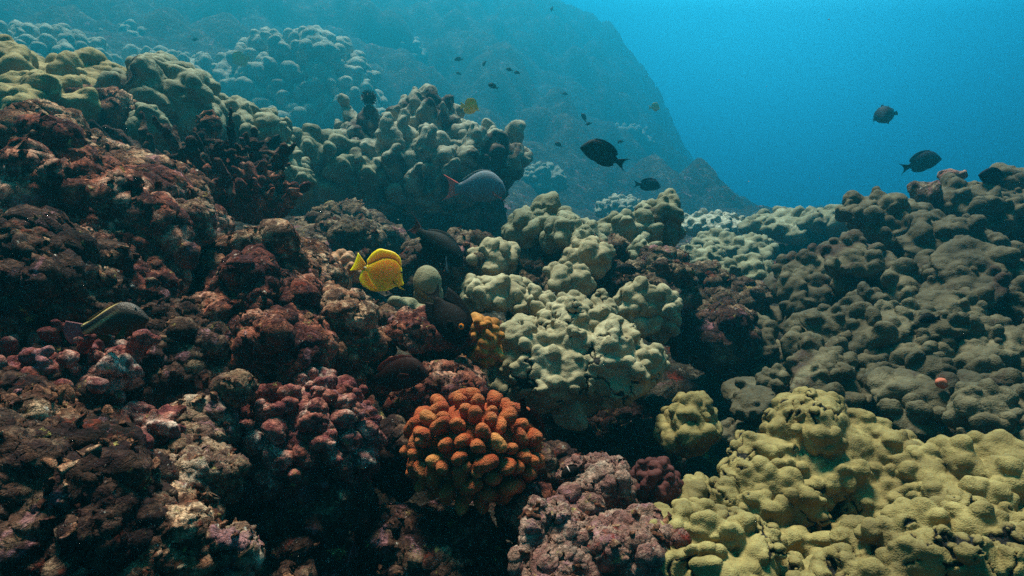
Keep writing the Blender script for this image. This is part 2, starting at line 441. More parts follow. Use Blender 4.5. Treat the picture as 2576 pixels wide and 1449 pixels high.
def lobe_mound(name, label, u, v, d, rad, n, lr, mat, seed, h=None, cat='coral', group=None, parts=(), **kw):
    """a lobe coral colony: a low dome (plus further domes) covered in knobs; u, v, d = its middle"""
    s = Solid(); h = h or max(0.0036, 0.003 * d); k = kw.pop('k', lr * 0.35)
    warps = kw.pop('warps', ((lr * 3.2, lr * 0.9), (lr * 1.3, lr * 0.35)))
    bumps = kw.pop('bumps', ((lr * 1.35, lr * 0.32), (lr * .6, lr * .1))); grain = kw.pop('grain', ((lr * 2.5, lr * 0.18, 3, False),)); furrow = kw.pop('furrow', 0.0)
    under = kw.pop('under', None)
    rad = np.asarray(rad, float)
    s.ell((0, 0, 0), rad * 0.95, None, k)
    add_lobes(s, (0, 0, 0), rad, n, lr, seed, k, **kw)
    for i, (c, r, m, l2) in enumerate(parts):
        s.ell(c, np.asarray(r) * 0.95, None, k); add_lobes(s, c, r, m, l2, seed + i + 1, k, **kw)
    if under: 
        for c, r in under: s.ell(c, r, None, 0.01, True)
    return make(name, s, h, mat, P(u, v, d), seed, label, cat, group, bumps, grain, warps=warps, furrow=furrow)

def rock(name, label, u, v, d, rad, mat, seed, cat='rock', group=None, n=7, amp=0.1, pits=0.5, h=None, extra=None, tilt=None, pit_size=0.28):
    """a crusted boulder: a few fused lumps, eroded by ridged noise and pitted"""
    g = rs(seed); s = Solid(); rad = np.asarray(rad, float); m = rad.mean(); T = rot_to(tilt) if tilt is not None else None
    s.ell((0, 0, 0), rad * 0.85, T, m * 0.2)
    for i in range(n):
        p = g.normal(size=3); p /= np.linalg.norm(p); q = p * rad * g.uniform(0.5, 0.75)
        if T is not None: q = T.T @ q
        r = rad * g.uniform(0.3, 0.55, 3)
        if g.rand() < 0.45: s.box(q, r * 0.75, rot_to(g.normal(size=3), g.uniform(0, 6)), m * 0.06, m * 0.12)
        else: s.ell(q, r, rot_to(g.normal(size=3), g.uniform(0, 6)), m * 0.12)
    for i in range(int(n * pits)):
        p = g.normal(size=3); p /= np.linalg.norm(p); p[1] = -abs(p[1])
        q = p * rad * 0.98
        if T is not None: q = T.T @ q
        s.ell(q, m * g.uniform(0.12, 0.26), None, m * 0.08, True)
    if extra: extra(s)
    h = h or max(0.003, 0.0029 * d)
    f = max(1.0, d / 1.5)
    return make(name, s, h, mat, P(u, v, d), seed, label, cat, group, warps=((m * 1.1, m * 0.30), (m * 0.4, m * 0.12)),
                bumps=((m * pit_size, -m * 0.06), (0.030 * f, -0.006 * f)),
                grain=((m * 0.8, m * amp * 1.3, 5, True), (0.05 * f, 0.010 * f, 4, True), (0.016 * f, 0.0065 * f, 3, True)))

def fingers(name, label, u, v, d, w, mat, seed, n=40, fl=0.12, fr=0.018, cat='coral', group=None, lean=(0, -0.2, 1), spread=0.8, h=None, depth=0.5, base=0.5, rough=0.25):
    """a thicket of short forked branches on a low base; w = (half width, half height)"""
    g = rs(seed); s = Solid(); k = fr * 0.5
    s.ell((0, 0, -w[1] * 0.4), (w[0] * 0.9, w[0] * depth, w[1] * base), None, 0.01)
    for i in range(n):
        a = g.uniform(0, 2 * math.pi); q = math.sqrt(g.rand())
        p = np.array([math.cos(a) * q * w[0] * 0.9, math.sin(a) * q * w[0] * depth, w[1] * (base * math.sqrt(max(0, 1 - q * q * 0.8)) - 0.5)])
        dr = np.array(lean, float) + np.array([p[0] / w[0], p[1] / w[0], 0]) * spread + g.normal(size=3) * 0.4
        dr /= np.linalg.norm(dr); l = fl * g.uniform(0.5, 1.25); r = fr * g.uniform(0.75, 1.35)
        e = p + dr * l; s.cap(p, e, r * 1.2, r * 0.85, k)
        s.ell(e, r * g.uniform(0.95, 1.3), None, k)
        for _ in range(g.randint(1, 4)):
            t = g.uniform(0.35, 0.9); d2 = dr + g.normal(size=3) * 0.75; d2 /= np.linalg.norm(d2); l2 = l * g.uniform(0.3, 0.55)
            b = p + dr * l * t; s.cap(b, b + d2 * l2, r, r * 0.7, k)
    return make(name, s, h or max(0.0035, 0.003 * d), mat, P(u, v, d), seed, label, cat, group,
                warps=((fr * 5, fr * .8),), grain=((fr * 3, fr * rough * .6, 4, True), (fr * 0.8, fr * rough * 0.6, 3, False)))

def knob_bush(name, label, u, v, d, rad, mat, seed, n=60, r=.011, cat='coral', group=None, zmin=-.6, rough=.1, h=None):
    """a small colony of close rounded knobs"""
    s = Solid(); g = rs(seed); rad = np.asarray(rad, float); s.ell((0, 0, 0), rad * .88, None, .004)
    for p in sphere_pts(n, seed, .4):
        if p[2] < zmin: continue
        dd = p + np.array([0, -.1, .25]) + g.normal(size=3) * .15; dd /= np.linalg.norm(dd); q = r * g.uniform(.75, 1.3)
        s.ell(p * rad, (q * g.uniform(.9, 1.3), q, q * g.uniform(1.2, 1.7)), rot_to(dd, g.uniform(0, 6)), r * .1)
        if g.rand() < .5: s.ell(p * rad + dd * q * .9 + g.normal(size=3) * q * .35, q * .65, None, r * .15)
    return make(name, s, h or max(.0026, .0022 * d), mat, P(u, v, d), seed, label, cat, group, warps=((r * 4, r * .35),), grain=((r * 1.5, r * rough, 4, True), (r * .5, r * rough * .6, 2, False)))

def plates(name, label, u, v, d, w, mat, seed, n=7, knobs=14, cat='coral', group='plate and knob corals on the right hand reef wall', face=(-0.22, -0.42, 1), tr=0.16, kr=0.028, h=None, body=0.6):
    """overlapping shelves with knobs on their upper sides and rims, stacked down a slope; w = half sizes"""
    g = rs(seed); s = Solid(); w = np.asarray(w, float); n = int(n * 1.5); tr = tr * .78
    s.ell((w[0] * 0.1, w[1] * 0.5, -w[2] * 0.15), w * body, None, 0.02)
    for i in range(n):
        t = (i + 0.5) / n
        c = np.array([g.uniform(-0.85, 0.85) * w[0], 0, (t * 2 - 1) * w[2] * 0.95])
        c[1] = -w[1] * g.uniform(.55, 1.0) * math.sqrt(max(0.05, 1 - (c[2] / w[2]) ** 2 * 0.8)) + w[1] * 0.5 * max(0, c[2] / w[2])
        nn = np.array(face) + g.normal(size=3) * 0.2; nn /= np.linalg.norm(nn); Rm = rot_to(nn, g.uniform(0, 6))
        pr = tr * g.uniform(0.65, 1.3); pr2 = pr * g.uniform(0.65, 0.95)
        s.ell(c, (pr, pr2, pr * 0.16), Rm, 0.008)
        s.cap(c - nn * pr * .1, c + np.array([.25, .8, -.45]) * pr * 1.3, pr * .42, pr * .5, .012)
        kq = kr * g.uniform(.65, 1.5)
        for j in range(int(knobs * g.choice([.15, .7, 1.2, 1.6]))):
            a = g.uniform(0, 6.283); q = g.rand() ** .35
            p = c + Rm.T @ np.array([math.cos(a) * q * pr, math.sin(a) * q * pr2, pr * 0.13 * math.sqrt(1 - q * q) + kr * 0.2])
            dd = nn + np.array([0, 0, 0.5]) + g.normal(size=3) * 0.15 + Rm.T @ np.array([math.cos(a), math.sin(a), 0]) * q * .35; dd /= np.linalg.norm(dd); r = kq * g.uniform(0.65, 1.4)
            s.ell(p, (r * g.uniform(.9, 1.5), r * g.uniform(0.8, 1.1), r * g.uniform(1.0, 2.0)), rot_to(dd, g.uniform(0, 6)), r * 0.25)
    return make(name, s, h or max(0.0048, 0.0030 * d), mat, P(u, v, d), seed, label, cat, group,
                warps=((tr * 1.4, tr * 0.16), (kr * 2.5, kr * 0.4)), bumps=((kr * 1.5, kr * 0.25),), grain=((kr * 4, kr * 0.3, 3, False), (kr * 0.8, kr * 0.12, 3, True)))

# ------------------------------------------------------------------ fish
def curve(pts, t):
    p = np.asarray(pts, float); x, y = p[:, 0], p[:, 1]; t = np.asarray(t, float)
    m = np.gradient(y, x); i = np.clip(np.searchsorted(x, t) - 1, 0, len(x) - 2)
    hh = x[i + 1] - x[i]; s = np.clip((t - x[i]) / hh, 0, 1)
    return (2 * s**3 - 3 * s**2 + 1) * y[i] + (s**3 - 2 * s**2 + s) * hh * m[i] + (3 * s**2 - 2 * s**3) * y[i + 1] + (s**3 - s**2) * hh * m[i + 1]

def fish_body(top, bot, wid, nx=46, na=28, pw=1.25):
    """a closed lofted body, snout at x = 0 and tail root at x = -1 * last t"""
    t1 = top[-1][0]; t = t1 * (1 - np.cos(np.linspace(0, math.pi / 2, nx))) ** 0.9
    T, B, W_ = curve(top, t), curve(bot, t), curve(wid, t)
    a = np.linspace(0, 2 * math.pi, na, endpoint=False)
    zc, zh = (T + B) / 2, np.maximum((T - B) / 2, 0.002); W_ = np.maximum(W_, 0.002)
    sn, cs = np.sin(a), np.cos(a)
    y = np.sign(cs) * np.abs(cs) ** pw
    V = np.stack([np.repeat(-t, na), (W_[:, None] * y).ravel(), (zc[:, None] + zh[:, None] * sn).ravel()], 1)
    i = np.arange(nx - 1)[:, None] * na; j = np.arange(na)[None]; j2 = (j + 1) % na
    Q = np.stack([(i + j), (i + j2), (i + na + j2), (i + na + j)], -1).reshape(-1, 4)
    n0 = len(V); V = np.concatenate([V, [[0.004, 0, zc[0]], [-t1 - 0.004, 0, zc[-1]]]])
    js = np.arange(0, na, 2); e = (nx - 1) * na
    Q = np.concatenate([Q, np.stack([np.full(len(js), n0), (js + 2) % na, js + 1, js], 1), np.stack([np.full(len(js), n0 + 1), e + js, e + js + 1, e + (js + 2) % na], 1)])
    return V, Q

def fin_mesh(base, edge, n=26, m=9, th=0.012, wav=0.006, y=0.0, edge_y=0.0, curl=0.0):
    """a fin with depth: a thin lens from its root (base) to its margin (edge), rippled by its rays; base, edge = lists of (x, z)"""
    def rsmp(p):
        p = np.asarray(p, float); dd = np.concatenate([[0], np.cumsum(np.linalg.norm(np.diff(p, axis=0), axis=1))]); dd /= dd[-1]
        q = np.linspace(0, 1, n)
        if len(p) < 4: return np.stack([np.interp(q, dd, p[:, 0]), np.interp(q, dd, p[:, 1])], 1)
        return np.stack([curve(np.stack([dd, p[:, 0]], 1), q), curve(np.stack([dd, p[:, 1]], 1), q)], 1)
    b, e = rsmp(base), rsmp(edge); s = np.linspace(0, 1, m)[:, None, None]
    g = b[None] * (1 - s) + e[None] * s
    ray = np.cos(np.arange(n) * math.pi)[None] * wav * np.linspace(0.2, 1, m)[:, None]
    thick = th * (1.02 - np.linspace(0, 1, m)[:, None] ** 1.5) * np.ones((1, n)); thick[:, 0] *= 0.2; thick[:, -1] *= 0.2
    mid = y + (edge_y - y) * np.linspace(0, 1, m)[:, None] + ray * 0.4 + curl * np.sin(np.linspace(0, 1, m) * 2.5)[:, None]
    A = np.stack([g[..., 0], mid + thick, g[..., 1]], -1).reshape(-1, 3); Bk = np.stack([g[..., 0], mid - thick, g[..., 1]], -1).reshape(-1, 3)
    i = np.arange(m - 1)[:, None] * n; j = np.arange(n - 1)[None]
    q = np.stack([i + j, i + j + 1, i + n + j + 1, i + n + j], -1).reshape(-1, 4); N_ = m * n
    ring = np.concatenate([np.arange(n), np.arange(1, m) * n + n - 1, (m - 1) * n + np.arange(n - 2, -1, -1), np.arange(m - 2, 0, -1) * n])
    r2 = np.roll(ring, -1)
    return np.concatenate([A, Bk]), np.concatenate([q[:, ::-1], q + N_, np.stack([ring, r2, r2 + N_, ring + N_], 1)])

def uvball(c, r, nu=14, nv=8, flat=0.5):
    a = np.linspace(0, 2 * math.pi, nu, endpoint=False); b = np.linspace(-math.pi / 2 + 0.15, math.pi / 2 - 0.15, nv)
    V = np.stack([(np.cos(b)[:, None] * np.cos(a)).ravel() * r + c[0], np.repeat(np.sin(b), nu) * r * flat + c[1], (np.cos(b)[:, None] * np.sin(a)).ravel() * r + c[2]], 1)
    i = np.arange(nv - 1)[:, None] * nu; j = np.arange(nu)[None]; j2 = (j + 1) % nu
    Q = np.stack([i + j, i + nu + j, i + nu + j2, i + j2], -1).reshape(-1, 4)
    k = np.arange(0, nu, 2); e = (nv - 1) * nu; n0 = len(V)
    V = np.concatenate([V, [[c[0], c[1] - r * flat, c[2]], [c[0], c[1] + r * flat, c[2]]]])
    Q = np.concatenate([Q, np.stack([np.full(len(k), n0), k, k + 1, (k + 2) % nu], 1), np.stack([np.full(len(k), n0 + 1), e + (k + 2) % nu, e + k + 1, e + k], 1)])
    return V, Q

SURGEON = dict(
    top=[(0, .02), (.06, .12), (.15, .225), (.27, .27), (.45, .26), (.6, .205), (.75, .105), (.84, .05)],
    bot=[(0, -.02), (.1, -.08), (.22, -.135), (.4, -.165), (.6, -.14), (.75, -.075), (.84, -.03)],
    wid=[(0, .015), (.08, .055), (.25, .085), (.45, .08), (.7, .035), (.84, .014)],
    dorsal=([(-.2, .24), (-.45, .255), (-.76, .095)], [(-.24, .29), (-.42, .315), (-.62, .275), (-.76, .19), (-.8, .13)]),
    anal=([(-.42, -.16), (-.6, -.135), (-.77, -.065)], [(-.44, -.185), (-.58, -.195), (-.72, -.16), (-.8, -.1)]),
    tail=([(-.82, .05), (-.83, .0), (-.82, -.035)], [(-1.09, .15), (-.99, .07), (-.965, .0), (-.985, -.075), (-1.08, -.16)]),
    pect=([(-.25, .03), (-.25, -.02)], [(-.37, .06), (-.42, .0), (-.36, -.05)]), eye=(-.12, .12, .022))
TANG = dict(pw=2.1,
    top=[(0, .02), (.05, .075), (.1, .17), (.145, .255), (.25, .35), (.4, .36), (.52, .31), (.66, .16), (.76, .055), (.79, .05)],
    bot=[(0, -.02), (.05, -.045), (.1, -.085), (.21, -.215), (.3, -.275), (.44, -.265), (.615, -.15), (.74, -.05), (.79, -.04)],
    wid=[(0, .014), (.06, .028), (.15, .05), (.3, .066), (.5, .056), (.7, .024), (.79, .014)],
    dorsal=([(-.16, .265), (-.3, .35), (-.5, .31), (-.66, .155), (-.75, .055)], [(-.2, .355), (-.25, .425), (-.345, .47), (-.445, .48), (-.56, .46), (-.67, .43), (-.75, .32), (-.795, .14)]),
    anal=([(-.34, -.265), (-.5, -.23), (-.62, -.14), (-.74, -.045)], [(-.33, -.29), (-.44, -.34), (-.58, -.345), (-.7, -.32), (-.775, -.235), (-.8, -.07)]),
    tail=([(-.76, .055), (-.77, 0), (-.76, -.045)], [(-1.0, .205), (-.985, .1), (-.98, 0), (-.985, -.09), (-1.0, -.175)]),
    pect=([(-.2, .0), (-.19, -.06)], [(-.03, -.06), (.075, -.085), (-.02, -.1)]), eye=(-.125, .19, .02))
PARROT = dict(
    top=[(0, .02), (.04, .12), (.1, .2), (.2, .285), (.34, .325), (.5, .28), (.66, .17), (.76, .105), (.84, .1)],
    bot=[(0, -.03), (.08, -.1), (.2, -.165), (.4, -.19), (.55, -.16), (.7, -.09), (.76, -.08), (.84, -.09)],
    wid=[(0, .03), (.08, .075), (.25, .11), (.45, .095), (.7, .045), (.84, .02)],
    dorsal=([(-.24, .30), (-.45, .295), (-.7, .13)], [(-.26, .33), (-.45, .33), (-.6, .255), (-.72, .165)]),
    anal=([(-.5, -.165), (-.6, -.135), (-.7, -.085)], [(-.5, -.2), (-.6, -.215), (-.68, -.19), (-.73, -.12)]),
    tail=([(-.78, .105), (-.79, 0), (-.78, -.08)], [(-1.03, .235), (-.955, .13), (-.94, 0), (-.965, -.12), (-1.06, -.2)]),
    pect=([(-.22, .0), (-.21, -.05)], [(-.06, -.12), (.03, -.19), (-.02, -.17)]), eye=(-.1, .13, .016))
WRASSE = dict(
    top=[(0, .02), (.06, .1), (.15, .165), (.3, .2), (.5, .195), (.66, .135), (.76, .075), (.84, .065)],
    bot=[(0, -.03), (.08, -.085), (.22, -.13), (.45, -.14), (.6, -.11), (.72, -.065), (.84, -.055)],
    wid=[(0, .03), (.08, .065), (.25, .09), (.45, .085), (.7, .04), (.84, .018)],
    dorsal=([(-.22, .18), (-.45, .195), (-.72, .085)], [(-.24, .21), (-.45, .235), (-.62, .185), (-.74, .11)]),
    anal=([(-.45, -.135), (-.6, -.105), (-.72, -.06)], [(-.45, -.16), (-.6, -.165), (-.74, -.09)]),
    tail=([(-.8, .065), (-.81, 0), (-.8, -.055)], [(-1.11, .17), (-.98, .10), (-.93, 0), (-.97, -.08), (-1.13, -.13)]),
    pect=([(-.24, -.02), (-.23, -.07)], [(-.1, -.16), (-.03, -.2), (-.08, -.2)]), eye=(-.1, .08, .014))
HAWK = dict(
    top=[(0, .02), (.03, .09), (.08, .17), (.16, .24), (.25, .27), (.4, .245), (.55, .18), (.7, .11), (.8, .08)],
    bot=[(0, -.04), (.06, -.09), (.16, -.13), (.35, -.14), (.5, -.115), (.65, -.075), (.8, -.055)],
    wid=[(0, .035), (.08, .085), (.22, .11), (.45, .09), (.65, .05), (.8, .028)],
    dorsal=([(-.25, .26), (-.45, .215), (-.7, .1)], [(-.27, .285), (-.45, .245), (-.6, .185), (-.72, .125)]),
    anal=([(-.48, -.145), (-.56, -.11), (-.64, -.08)], [(-.5, -.2), (-.58, -.2), (-.66, -.12)]),
    tail=([(-.77, .085), (-.78, .01), (-.77, -.055)], [(-.97, .17), (-1.02, .07), (-1.02, -.05), (-.97, -.15)]),
    pect=([(-.24, -.04), (-.24, -.1)], [(-.36, -.14), (-.4, -.2), (-.3, -.2)]), eye=(-.1, .15, .018))
KOLE = dict(SURGEON,
    top=[(0, .02), (.06, .10), (.15, .21), (.28, .285), (.45, .285), (.6, .22), (.75, .1), (.84, .045)],
    bot=[(0, -.02), (.1, -.09), (.22, -.155), (.4, -.2), (.6, -.165), (.75, -.075), (.84, -.035)],
    dorsal=([(-.2, .25), (-.45, .28), (-.77, .085)], [(-.26, .325), (-.42, .345), (-.62, .335), (-.78, .295), (-.9, .24)]),
    anal=([(-.4, -.2), (-.6, -.165), (-.78, -.06)], [(-.42, -.23), (-.6, -.24), (-.75, -.215), (-.86, -.16)]),
    tail=([(-.81, .045), (-.82, .0), (-.81, -.035)], [(-1.06, .15), (-.96, .05), (-.945, .0), (-.96, -.05), (-1.08, -.15)]), eye=(-.26, .13, .03))

def fish(name, label, kind, head, tail, mats, group=None, flip=1, roll=0.0, small=False, yaw=None):
    """head, tail = (u, v, d) of the snout and the middle of the tail's margin; mats = body, fins, tail [, eye]"""
    a, b = P(*head), P(*tail); x = a - b; ln = np.linalg.norm(x); x /= ln
    vw = (a + b) / 2; vw /= np.linalg.norm(vw)            # flanks turned to the side, fish swims upright against the view
    z = np.cross(x, vw); z /= np.linalg.norm(z); z *= flip
    if z[2] < 0 and flip == 1 and abs(x[2]) < 0.9: z = -z
    y = np.cross(z, x); Rm = Matrix((x, y, z)).transposed().to_4x4()
    if roll: Rm = Rm @ Matrix.Rotation(roll, 4, 'X')
    root = empty(name, (0, 0, 0)); root.matrix_world = Matrix.Translation(a) @ Rm @ Matrix.Scale(ln, 4)
    tag(root, label, 'fish', group)
    K = kind; bm, fm, tm = mats[:3]
    V, Q = fish_body(K['top'], K['bot'], K['wid'], pw=K.get('pw', 1.25)) if not small else fish_body(K['top'], K['bot'], K['wid'], 24, 16)
    link('body', V, Q, bm, root)
    link('tail_fin', *fin_mesh(*K['tail'], n=22, th=.012, curl=.012), tm, root)
    link('dorsal_fin', *fin_mesh(*K['dorsal'], n=34, m=6, th=.011), fm, root)
    link('anal_fin', *fin_mesh(*K['anal'], n=26, m=6, th=.011), fm, root)
    if not small:
        px = float(-np.mean(np.array(K['pect'][0])[:, 0])); wy = float(curve(K['wid'], px))
        for sd in (-1, 1):
            link('pectoral_fin', *fin_mesh(*K['pect'], n=14, m=6, th=.006, y=sd * wy * .93, edge_y=sd * (wy + .05)), mats[4] if len(mats) > 4 else fm, root)
            ex, ez, er = K['eye']; wy2 = float(curve(K['wid'], -ex)); 
            tz, bz = float(curve(K['top'], -ex)), float(curve(K['bot'], -ex)); q = (ez - (tz + bz) / 2) / ((tz - bz) / 2)
            yy = wy2 * max(0.2, 1 - q * q) ** .625
            e = link('eye', *uvball((ex, sd * yy * 0.98, ez), er), mats[3], root)
            if len(mats) > 5: link('iris', *uvball((ex, sd * yy * 0.94, ez), er * 1.6, flat=.25), mats[5], e)
    return root

def tiny_fish(label, head, tail, mat, group='small dark fish far out over the reef', kind=SURGEON, name='reef_fish'):
    a, b = P(*head), P(*tail); x = a - b; ln = np.linalg.norm(x); x /= ln
    vw = (a + b) / 2; vw /= np.linalg.norm(vw); z = np.cross(x, vw); z /= np.linalg.norm(z)
    if z[2] < 0: z = -z
    y = np.cross(z, x); Rm = Matrix((x, y, z)).transposed().to_4x4()
    V, Q = fish_body(kind['top'], kind['bot'], np.array(kind['wid']) * [1, 1.3], 18, 12)
    n0 = len(V); V2, Q2 = fin_mesh(*kind['tail'], n=10, m=4, th=.015)
    V3, Q3 = fin_mesh(*kind['dorsal'], n=10, m=3, th=.015)
    o = link(name, np.concatenate([V, V2, V3]), np.concatenate([Q, Q2 + n0, Q3 + n0 + len(V2)]), mat)
    o.matrix_world = Matrix.Translation(a) @ Rm @ Matrix.Scale(ln, 4)
    return tag(o, label, 'fish', group)
# ------------------------------------------------------------------ seabed and far slope (structure)
TP = []
def row(y, *xz): TP.extend((x, y, z) for x, z in xz)
row(0.35, (-.8, -.75), (-.2, -.95), (.2, -1.0), (.7, -.95))
row(0.6, (-1, -.6), (-.35, -.85), (0, -.95), (.4, -.9), (1, -.8))
row(1.0, (-1.3, -.35), (-.7, -.55), (-.25, -1.0), (.1, -1.12), (.4, -1.02), (.8, -.8), (1.3, -.7))
row(1.5, (-1.9, -.15), (-1.0, -.42), (-.45, -.75), (0, -.98), (.3, -1.08), (.8, -1.0), (1.5, -.6), (2.2, -.3))
row(2.2, (-2.6, .0), (-1.4, -.35), (-.5, -.72), (0, -.85), (.5, -.9), (1.0, -.98), (1.9, -.62), (2.8, -.3))
row(3.2, (-3.6, .1), (-2.0, -.4), (-.8, -.85), (0, -.9), (1.1, -1.15), (2, -.75), (3, -.35), (4.5, 0))
row(4.8, (-5, .3), (-2.6, -.4), (-1.2, -.85), (0, -.85), (1.3, -1.2), (2.6, -.8), (4, -.4), (7, .2))
row(8, (-10, .5), (-5.5, .0), (-2.3, -.7), (0, -1.0), (2.5, -1.4), (5, -1.3), (9, -1.0))
row(14, (-20, 3.2), (-8.5, 1.3), (-4.5, .35), (-1, -.8), (2, -1.7), (6, -2.2), (14, -2.2))
row(30, (-42.00, 10.20), (-16.80, 7.20), (-6.00, 6.00), (0.00, 3.60), (4.80, 0.24), (9.60, -5.0), (21.60, -7.5))
row(46, (-73.20, 12.81), (-21.96, 12.57), (-6.10, 11.96), (0.00, 10.13), (3.90, 8.66), (7.56, 7.08), (10.25, 3.66), (12.81, -1.6), (16.47, -7.5), (34.16, -12))
row(70, (-90, 10), (-25, 10), (0, 8), (8, 1), (16, -12), (50, -18))
row(110, (-160, 9), (-40, 9), (0, 7), (30, -10), (100, -18))
TP = np.array(TP)
def _q(x, y): return np.stack([x / y * 1.3, np.log(y)], -1)
_c = _q(TP[:, 0], TP[:, 1]); _d = np.linalg.norm(_c[:, None] - _c[None], axis=2)
def _phi(r): return r
_A = np.zeros((len(TP) + 3,) * 2); _n = len(TP)
_A[:_n, :_n] = _phi(_d) - 0.02 * np.eye(_n); _A[:_n, _n] = 1; _A[:_n, _n + 1:] = _c; _A[_n:, :_n] = _A[:_n, _n:].T
_w = np.linalg.solve(_A, np.concatenate([TP[:, 2] / TP[:, 1], np.zeros(3)]))
def ground_z(x, y):
    x = np.atleast_1d(np.asarray(x, float)); y = np.atleast_1d(np.asarray(y, float)); o = np.zeros(len(x))
    for i in range(0, len(x), 20000):
        q = _q(x[i:i + 20000], y[i:i + 20000]); r = np.linalg.norm(q[:, None] - _c[None], axis=2)
        o[i:i + 20000] = (_phi(r) @ _w[:_n] + _w[_n] + q @ _w[_n + 1:]) * y[i:i + 20000]
    return o
def sstep(a, b, x): t = np.clip((x - a) / (b - a), 0, 1); return t * t * (3 - 2 * t)

def sheet(name, y0, y1, ny, tmax, nx):
    ys = np.exp(np.linspace(math.log(y0), math.log(y1), ny)); ts = np.linspace(-tmax, tmax, nx)
    Y = np.repeat(ys, nx); X = (ys[:, None] * ts[None]).ravel()
    Z = ground_z(X, Y); p = np.stack([X, Y, Z], 1)
    near = 1 - sstep(4, 9, Y)
    dz = near * (0.07 * fbm(p / 0.22, 5, 3, True) + 0.05 * domes(p / 0.09, 1) + 0.03 * fbm(p / 0.05, 4, 5, True))
    m1 = sstep(3, 6, Y); p2 = p.copy(); p2[:, 2] = 0
    dz += m1 * (0.16 * domes(p2 / 0.8, 2) + 0.07 * fbm(p / 0.3, 4, 6) + .08 * domes(p2 / 0.33, 4)) * (1 - 0.4 * sstep(14, 22, Y))
    m2 = sstep(11, 20, Y)
    dz += m2 * (1.2 * domes(p2 / 3.2, 3) + 0.9 * domes(p2 / 1.3, 5) + 0.6 * fbm(p / 1.6, 5, 8) + 1.0 * fbm(p2 / 5, 3, 2))
    p[:, 2] += dz - 0.13 * (1 - sstep(1.6, 3.2, Y))
    p[:, 2] = np.where(p[:, 2] > 10.1, 10.1 + np.tanh(p[:, 2] - 10.1), p[:, 2])
    i = np.arange(ny - 1)[:, None] * nx; j = np.arange(nx - 1)[None]
    Q = np.stack([i + j, i + j + 1, i + nx + j + 1, i + nx + j], -1).reshape(-1, 4)
    o = link(name, p, Q, M['seabed']); o['kind'] = 'structure'; return o
sheet('seabed', 0.3, 54, 580, 2.0, 640)

# the water: absorbs red first and scatters blue daylight back
hz = bpy.data.meshes.new('haze'); hz.from_pydata([(x, y, z) for x in (-115, 115) for y in (-12, 57) for z in (-40, 11.4)], [],
    [(0, 1, 3, 2), (4, 6, 7, 5), (0, 4, 5, 1), (2, 3, 7, 6), (0, 2, 6, 4), (1, 5, 7, 3)])
hm = bpy.data.materials.new('sea_water'); hm.use_nodes = True; hm.node_tree.nodes.clear()
_o = hm.node_tree.nodes.new('ShaderNodeOutputMaterial'); _v = hm.node_tree.nodes.new('ShaderNodeVolumePrincipled')
_v.inputs['Density'].default_value = 0.138; _v.inputs['Color'].default_value = (0.008, 0.125, 0.168, 1)
_v.inputs['Absorption Color'].default_value = (0.23, 0.42, 0.58, 1); _v.inputs['Anisotropy'].default_value = 0.62
hm.node_tree.links.new(_v.outputs[0], _o.inputs['Volume']); hz.materials.append(hm)
ho = bpy.data.objects.new('haze', hz); COL.objects.link(ho); ho['kind'] = 'stuff'

# a few specks of drift in the water
def specks(n=60):
    g = rs(5); VV, QQ, k = [], [], 0
    for i in range(n):
        y = math.exp(g.uniform(math.log(.7), math.log(6))); c = (g.uniform(-.8, .8) * y, y, g.uniform(-.55, .3) * y)
        V, Q = uvball(c, g.uniform(.0004, .0008) * (1 + .5 * y), 6, 4, 1.0); VV.append(V); QQ.append(Q + k); k += len(V)
    o = link('drifting_specks', np.concatenate(VV), np.concatenate(QQ), Mat('pale_speck').done_plain('8c9088')); o['kind'] = 'stuff'
specks()
# ------------------------------------------------------------------ the reef, far to near
# mounds on the far slope
def far_mound(label, u, v, d, wpx, hpx, n, lr, seed, **kw):
    for d_ in np.arange(5, 40, .25):          # where the line of sight meets the slope: the mound stands on the ground there
        q = P(u, v + hpx * .42, d_)
        if q[2] <= ground_z(q[0], q[1])[0] + .35: break
    d = d_ + S(wpx, d_) * .2; print('mound', u, v, round(d, 1))
    n = int(n * 1.9); lr = lr * .66; kw['parts'] = [(c, q, int(k * 1.9), l * .68) for c, q, k, l in kw.get('parts', ())]
    lobe_mound('coral_mound', label, u, v + hpx * .22, d, (S(wpx, d) / 2, S(wpx, d) / 2 * .8, S(hpx, d) * .62), n, S(lr, d), M['far'], seed,
               h=S(3.4, d), group='hazy coral mounds on the slope behind', bumps=((S(lr, d) * 1.2, S(lr, d) * .3),), warps=((S(lr, d) * 3, S(lr, d) * .5),), elong=1.6, up=.6, k=S(lr, d) * .25, **kw)
far_mound('huge rounded coral mound fading into blue haze behind the middle of the reef', 750, 205, 13, 370, 250, 120, 30, 11,
          parts=(((-.9, -.4, -.75), (1.0, .9, 1.0), 50, .24), ((.95, -.5, -.3), (.75, .8, .9), 45, .22), ((.1, -.9, -.5), (.9, .7, .8), 45, .26)))
far_mound('broad pale coral mound in blue haze at the top left corner', 95, 150, 9, 330, 150, 90, 26, 12, zmin=-.5)
far_mound('low hazy coral mound between the corner mound and the huge one', 420, 190, 11, 330, 110, 80, 22, 13)
far_mound('small hazy green knob coral just above the left coral ridge', 330, 222, 7.5, 200, 70, 46, 16, 14)
far_mound('faint dim mound high on the slope right of the huge mound', 1010, 140, 17, 130, 80, 50, 16, 15)
far_mound('faint dim mound just behind the bommie top, left side', 830, 275, 10, 160, 90, 50, 16, 16)
far_mound('round blurred coral head right of the big bommie', 1365, 445, 9, 105, 70, 44, 12, 17)
far_mound('small pale coral head on the sand channel above the lumpy reef', 1560, 520, 8, 110, 50, 40, 12, 18)
far_mound('dim coral head on the slope behind the black surgeonfish', 1560, 345, 14, 150, 60, 40, 14, 19)
far_mound('low dim coral head in the channel left of the right hand wall', 1790, 560, 9, 160, 50, 40, 12, 20)
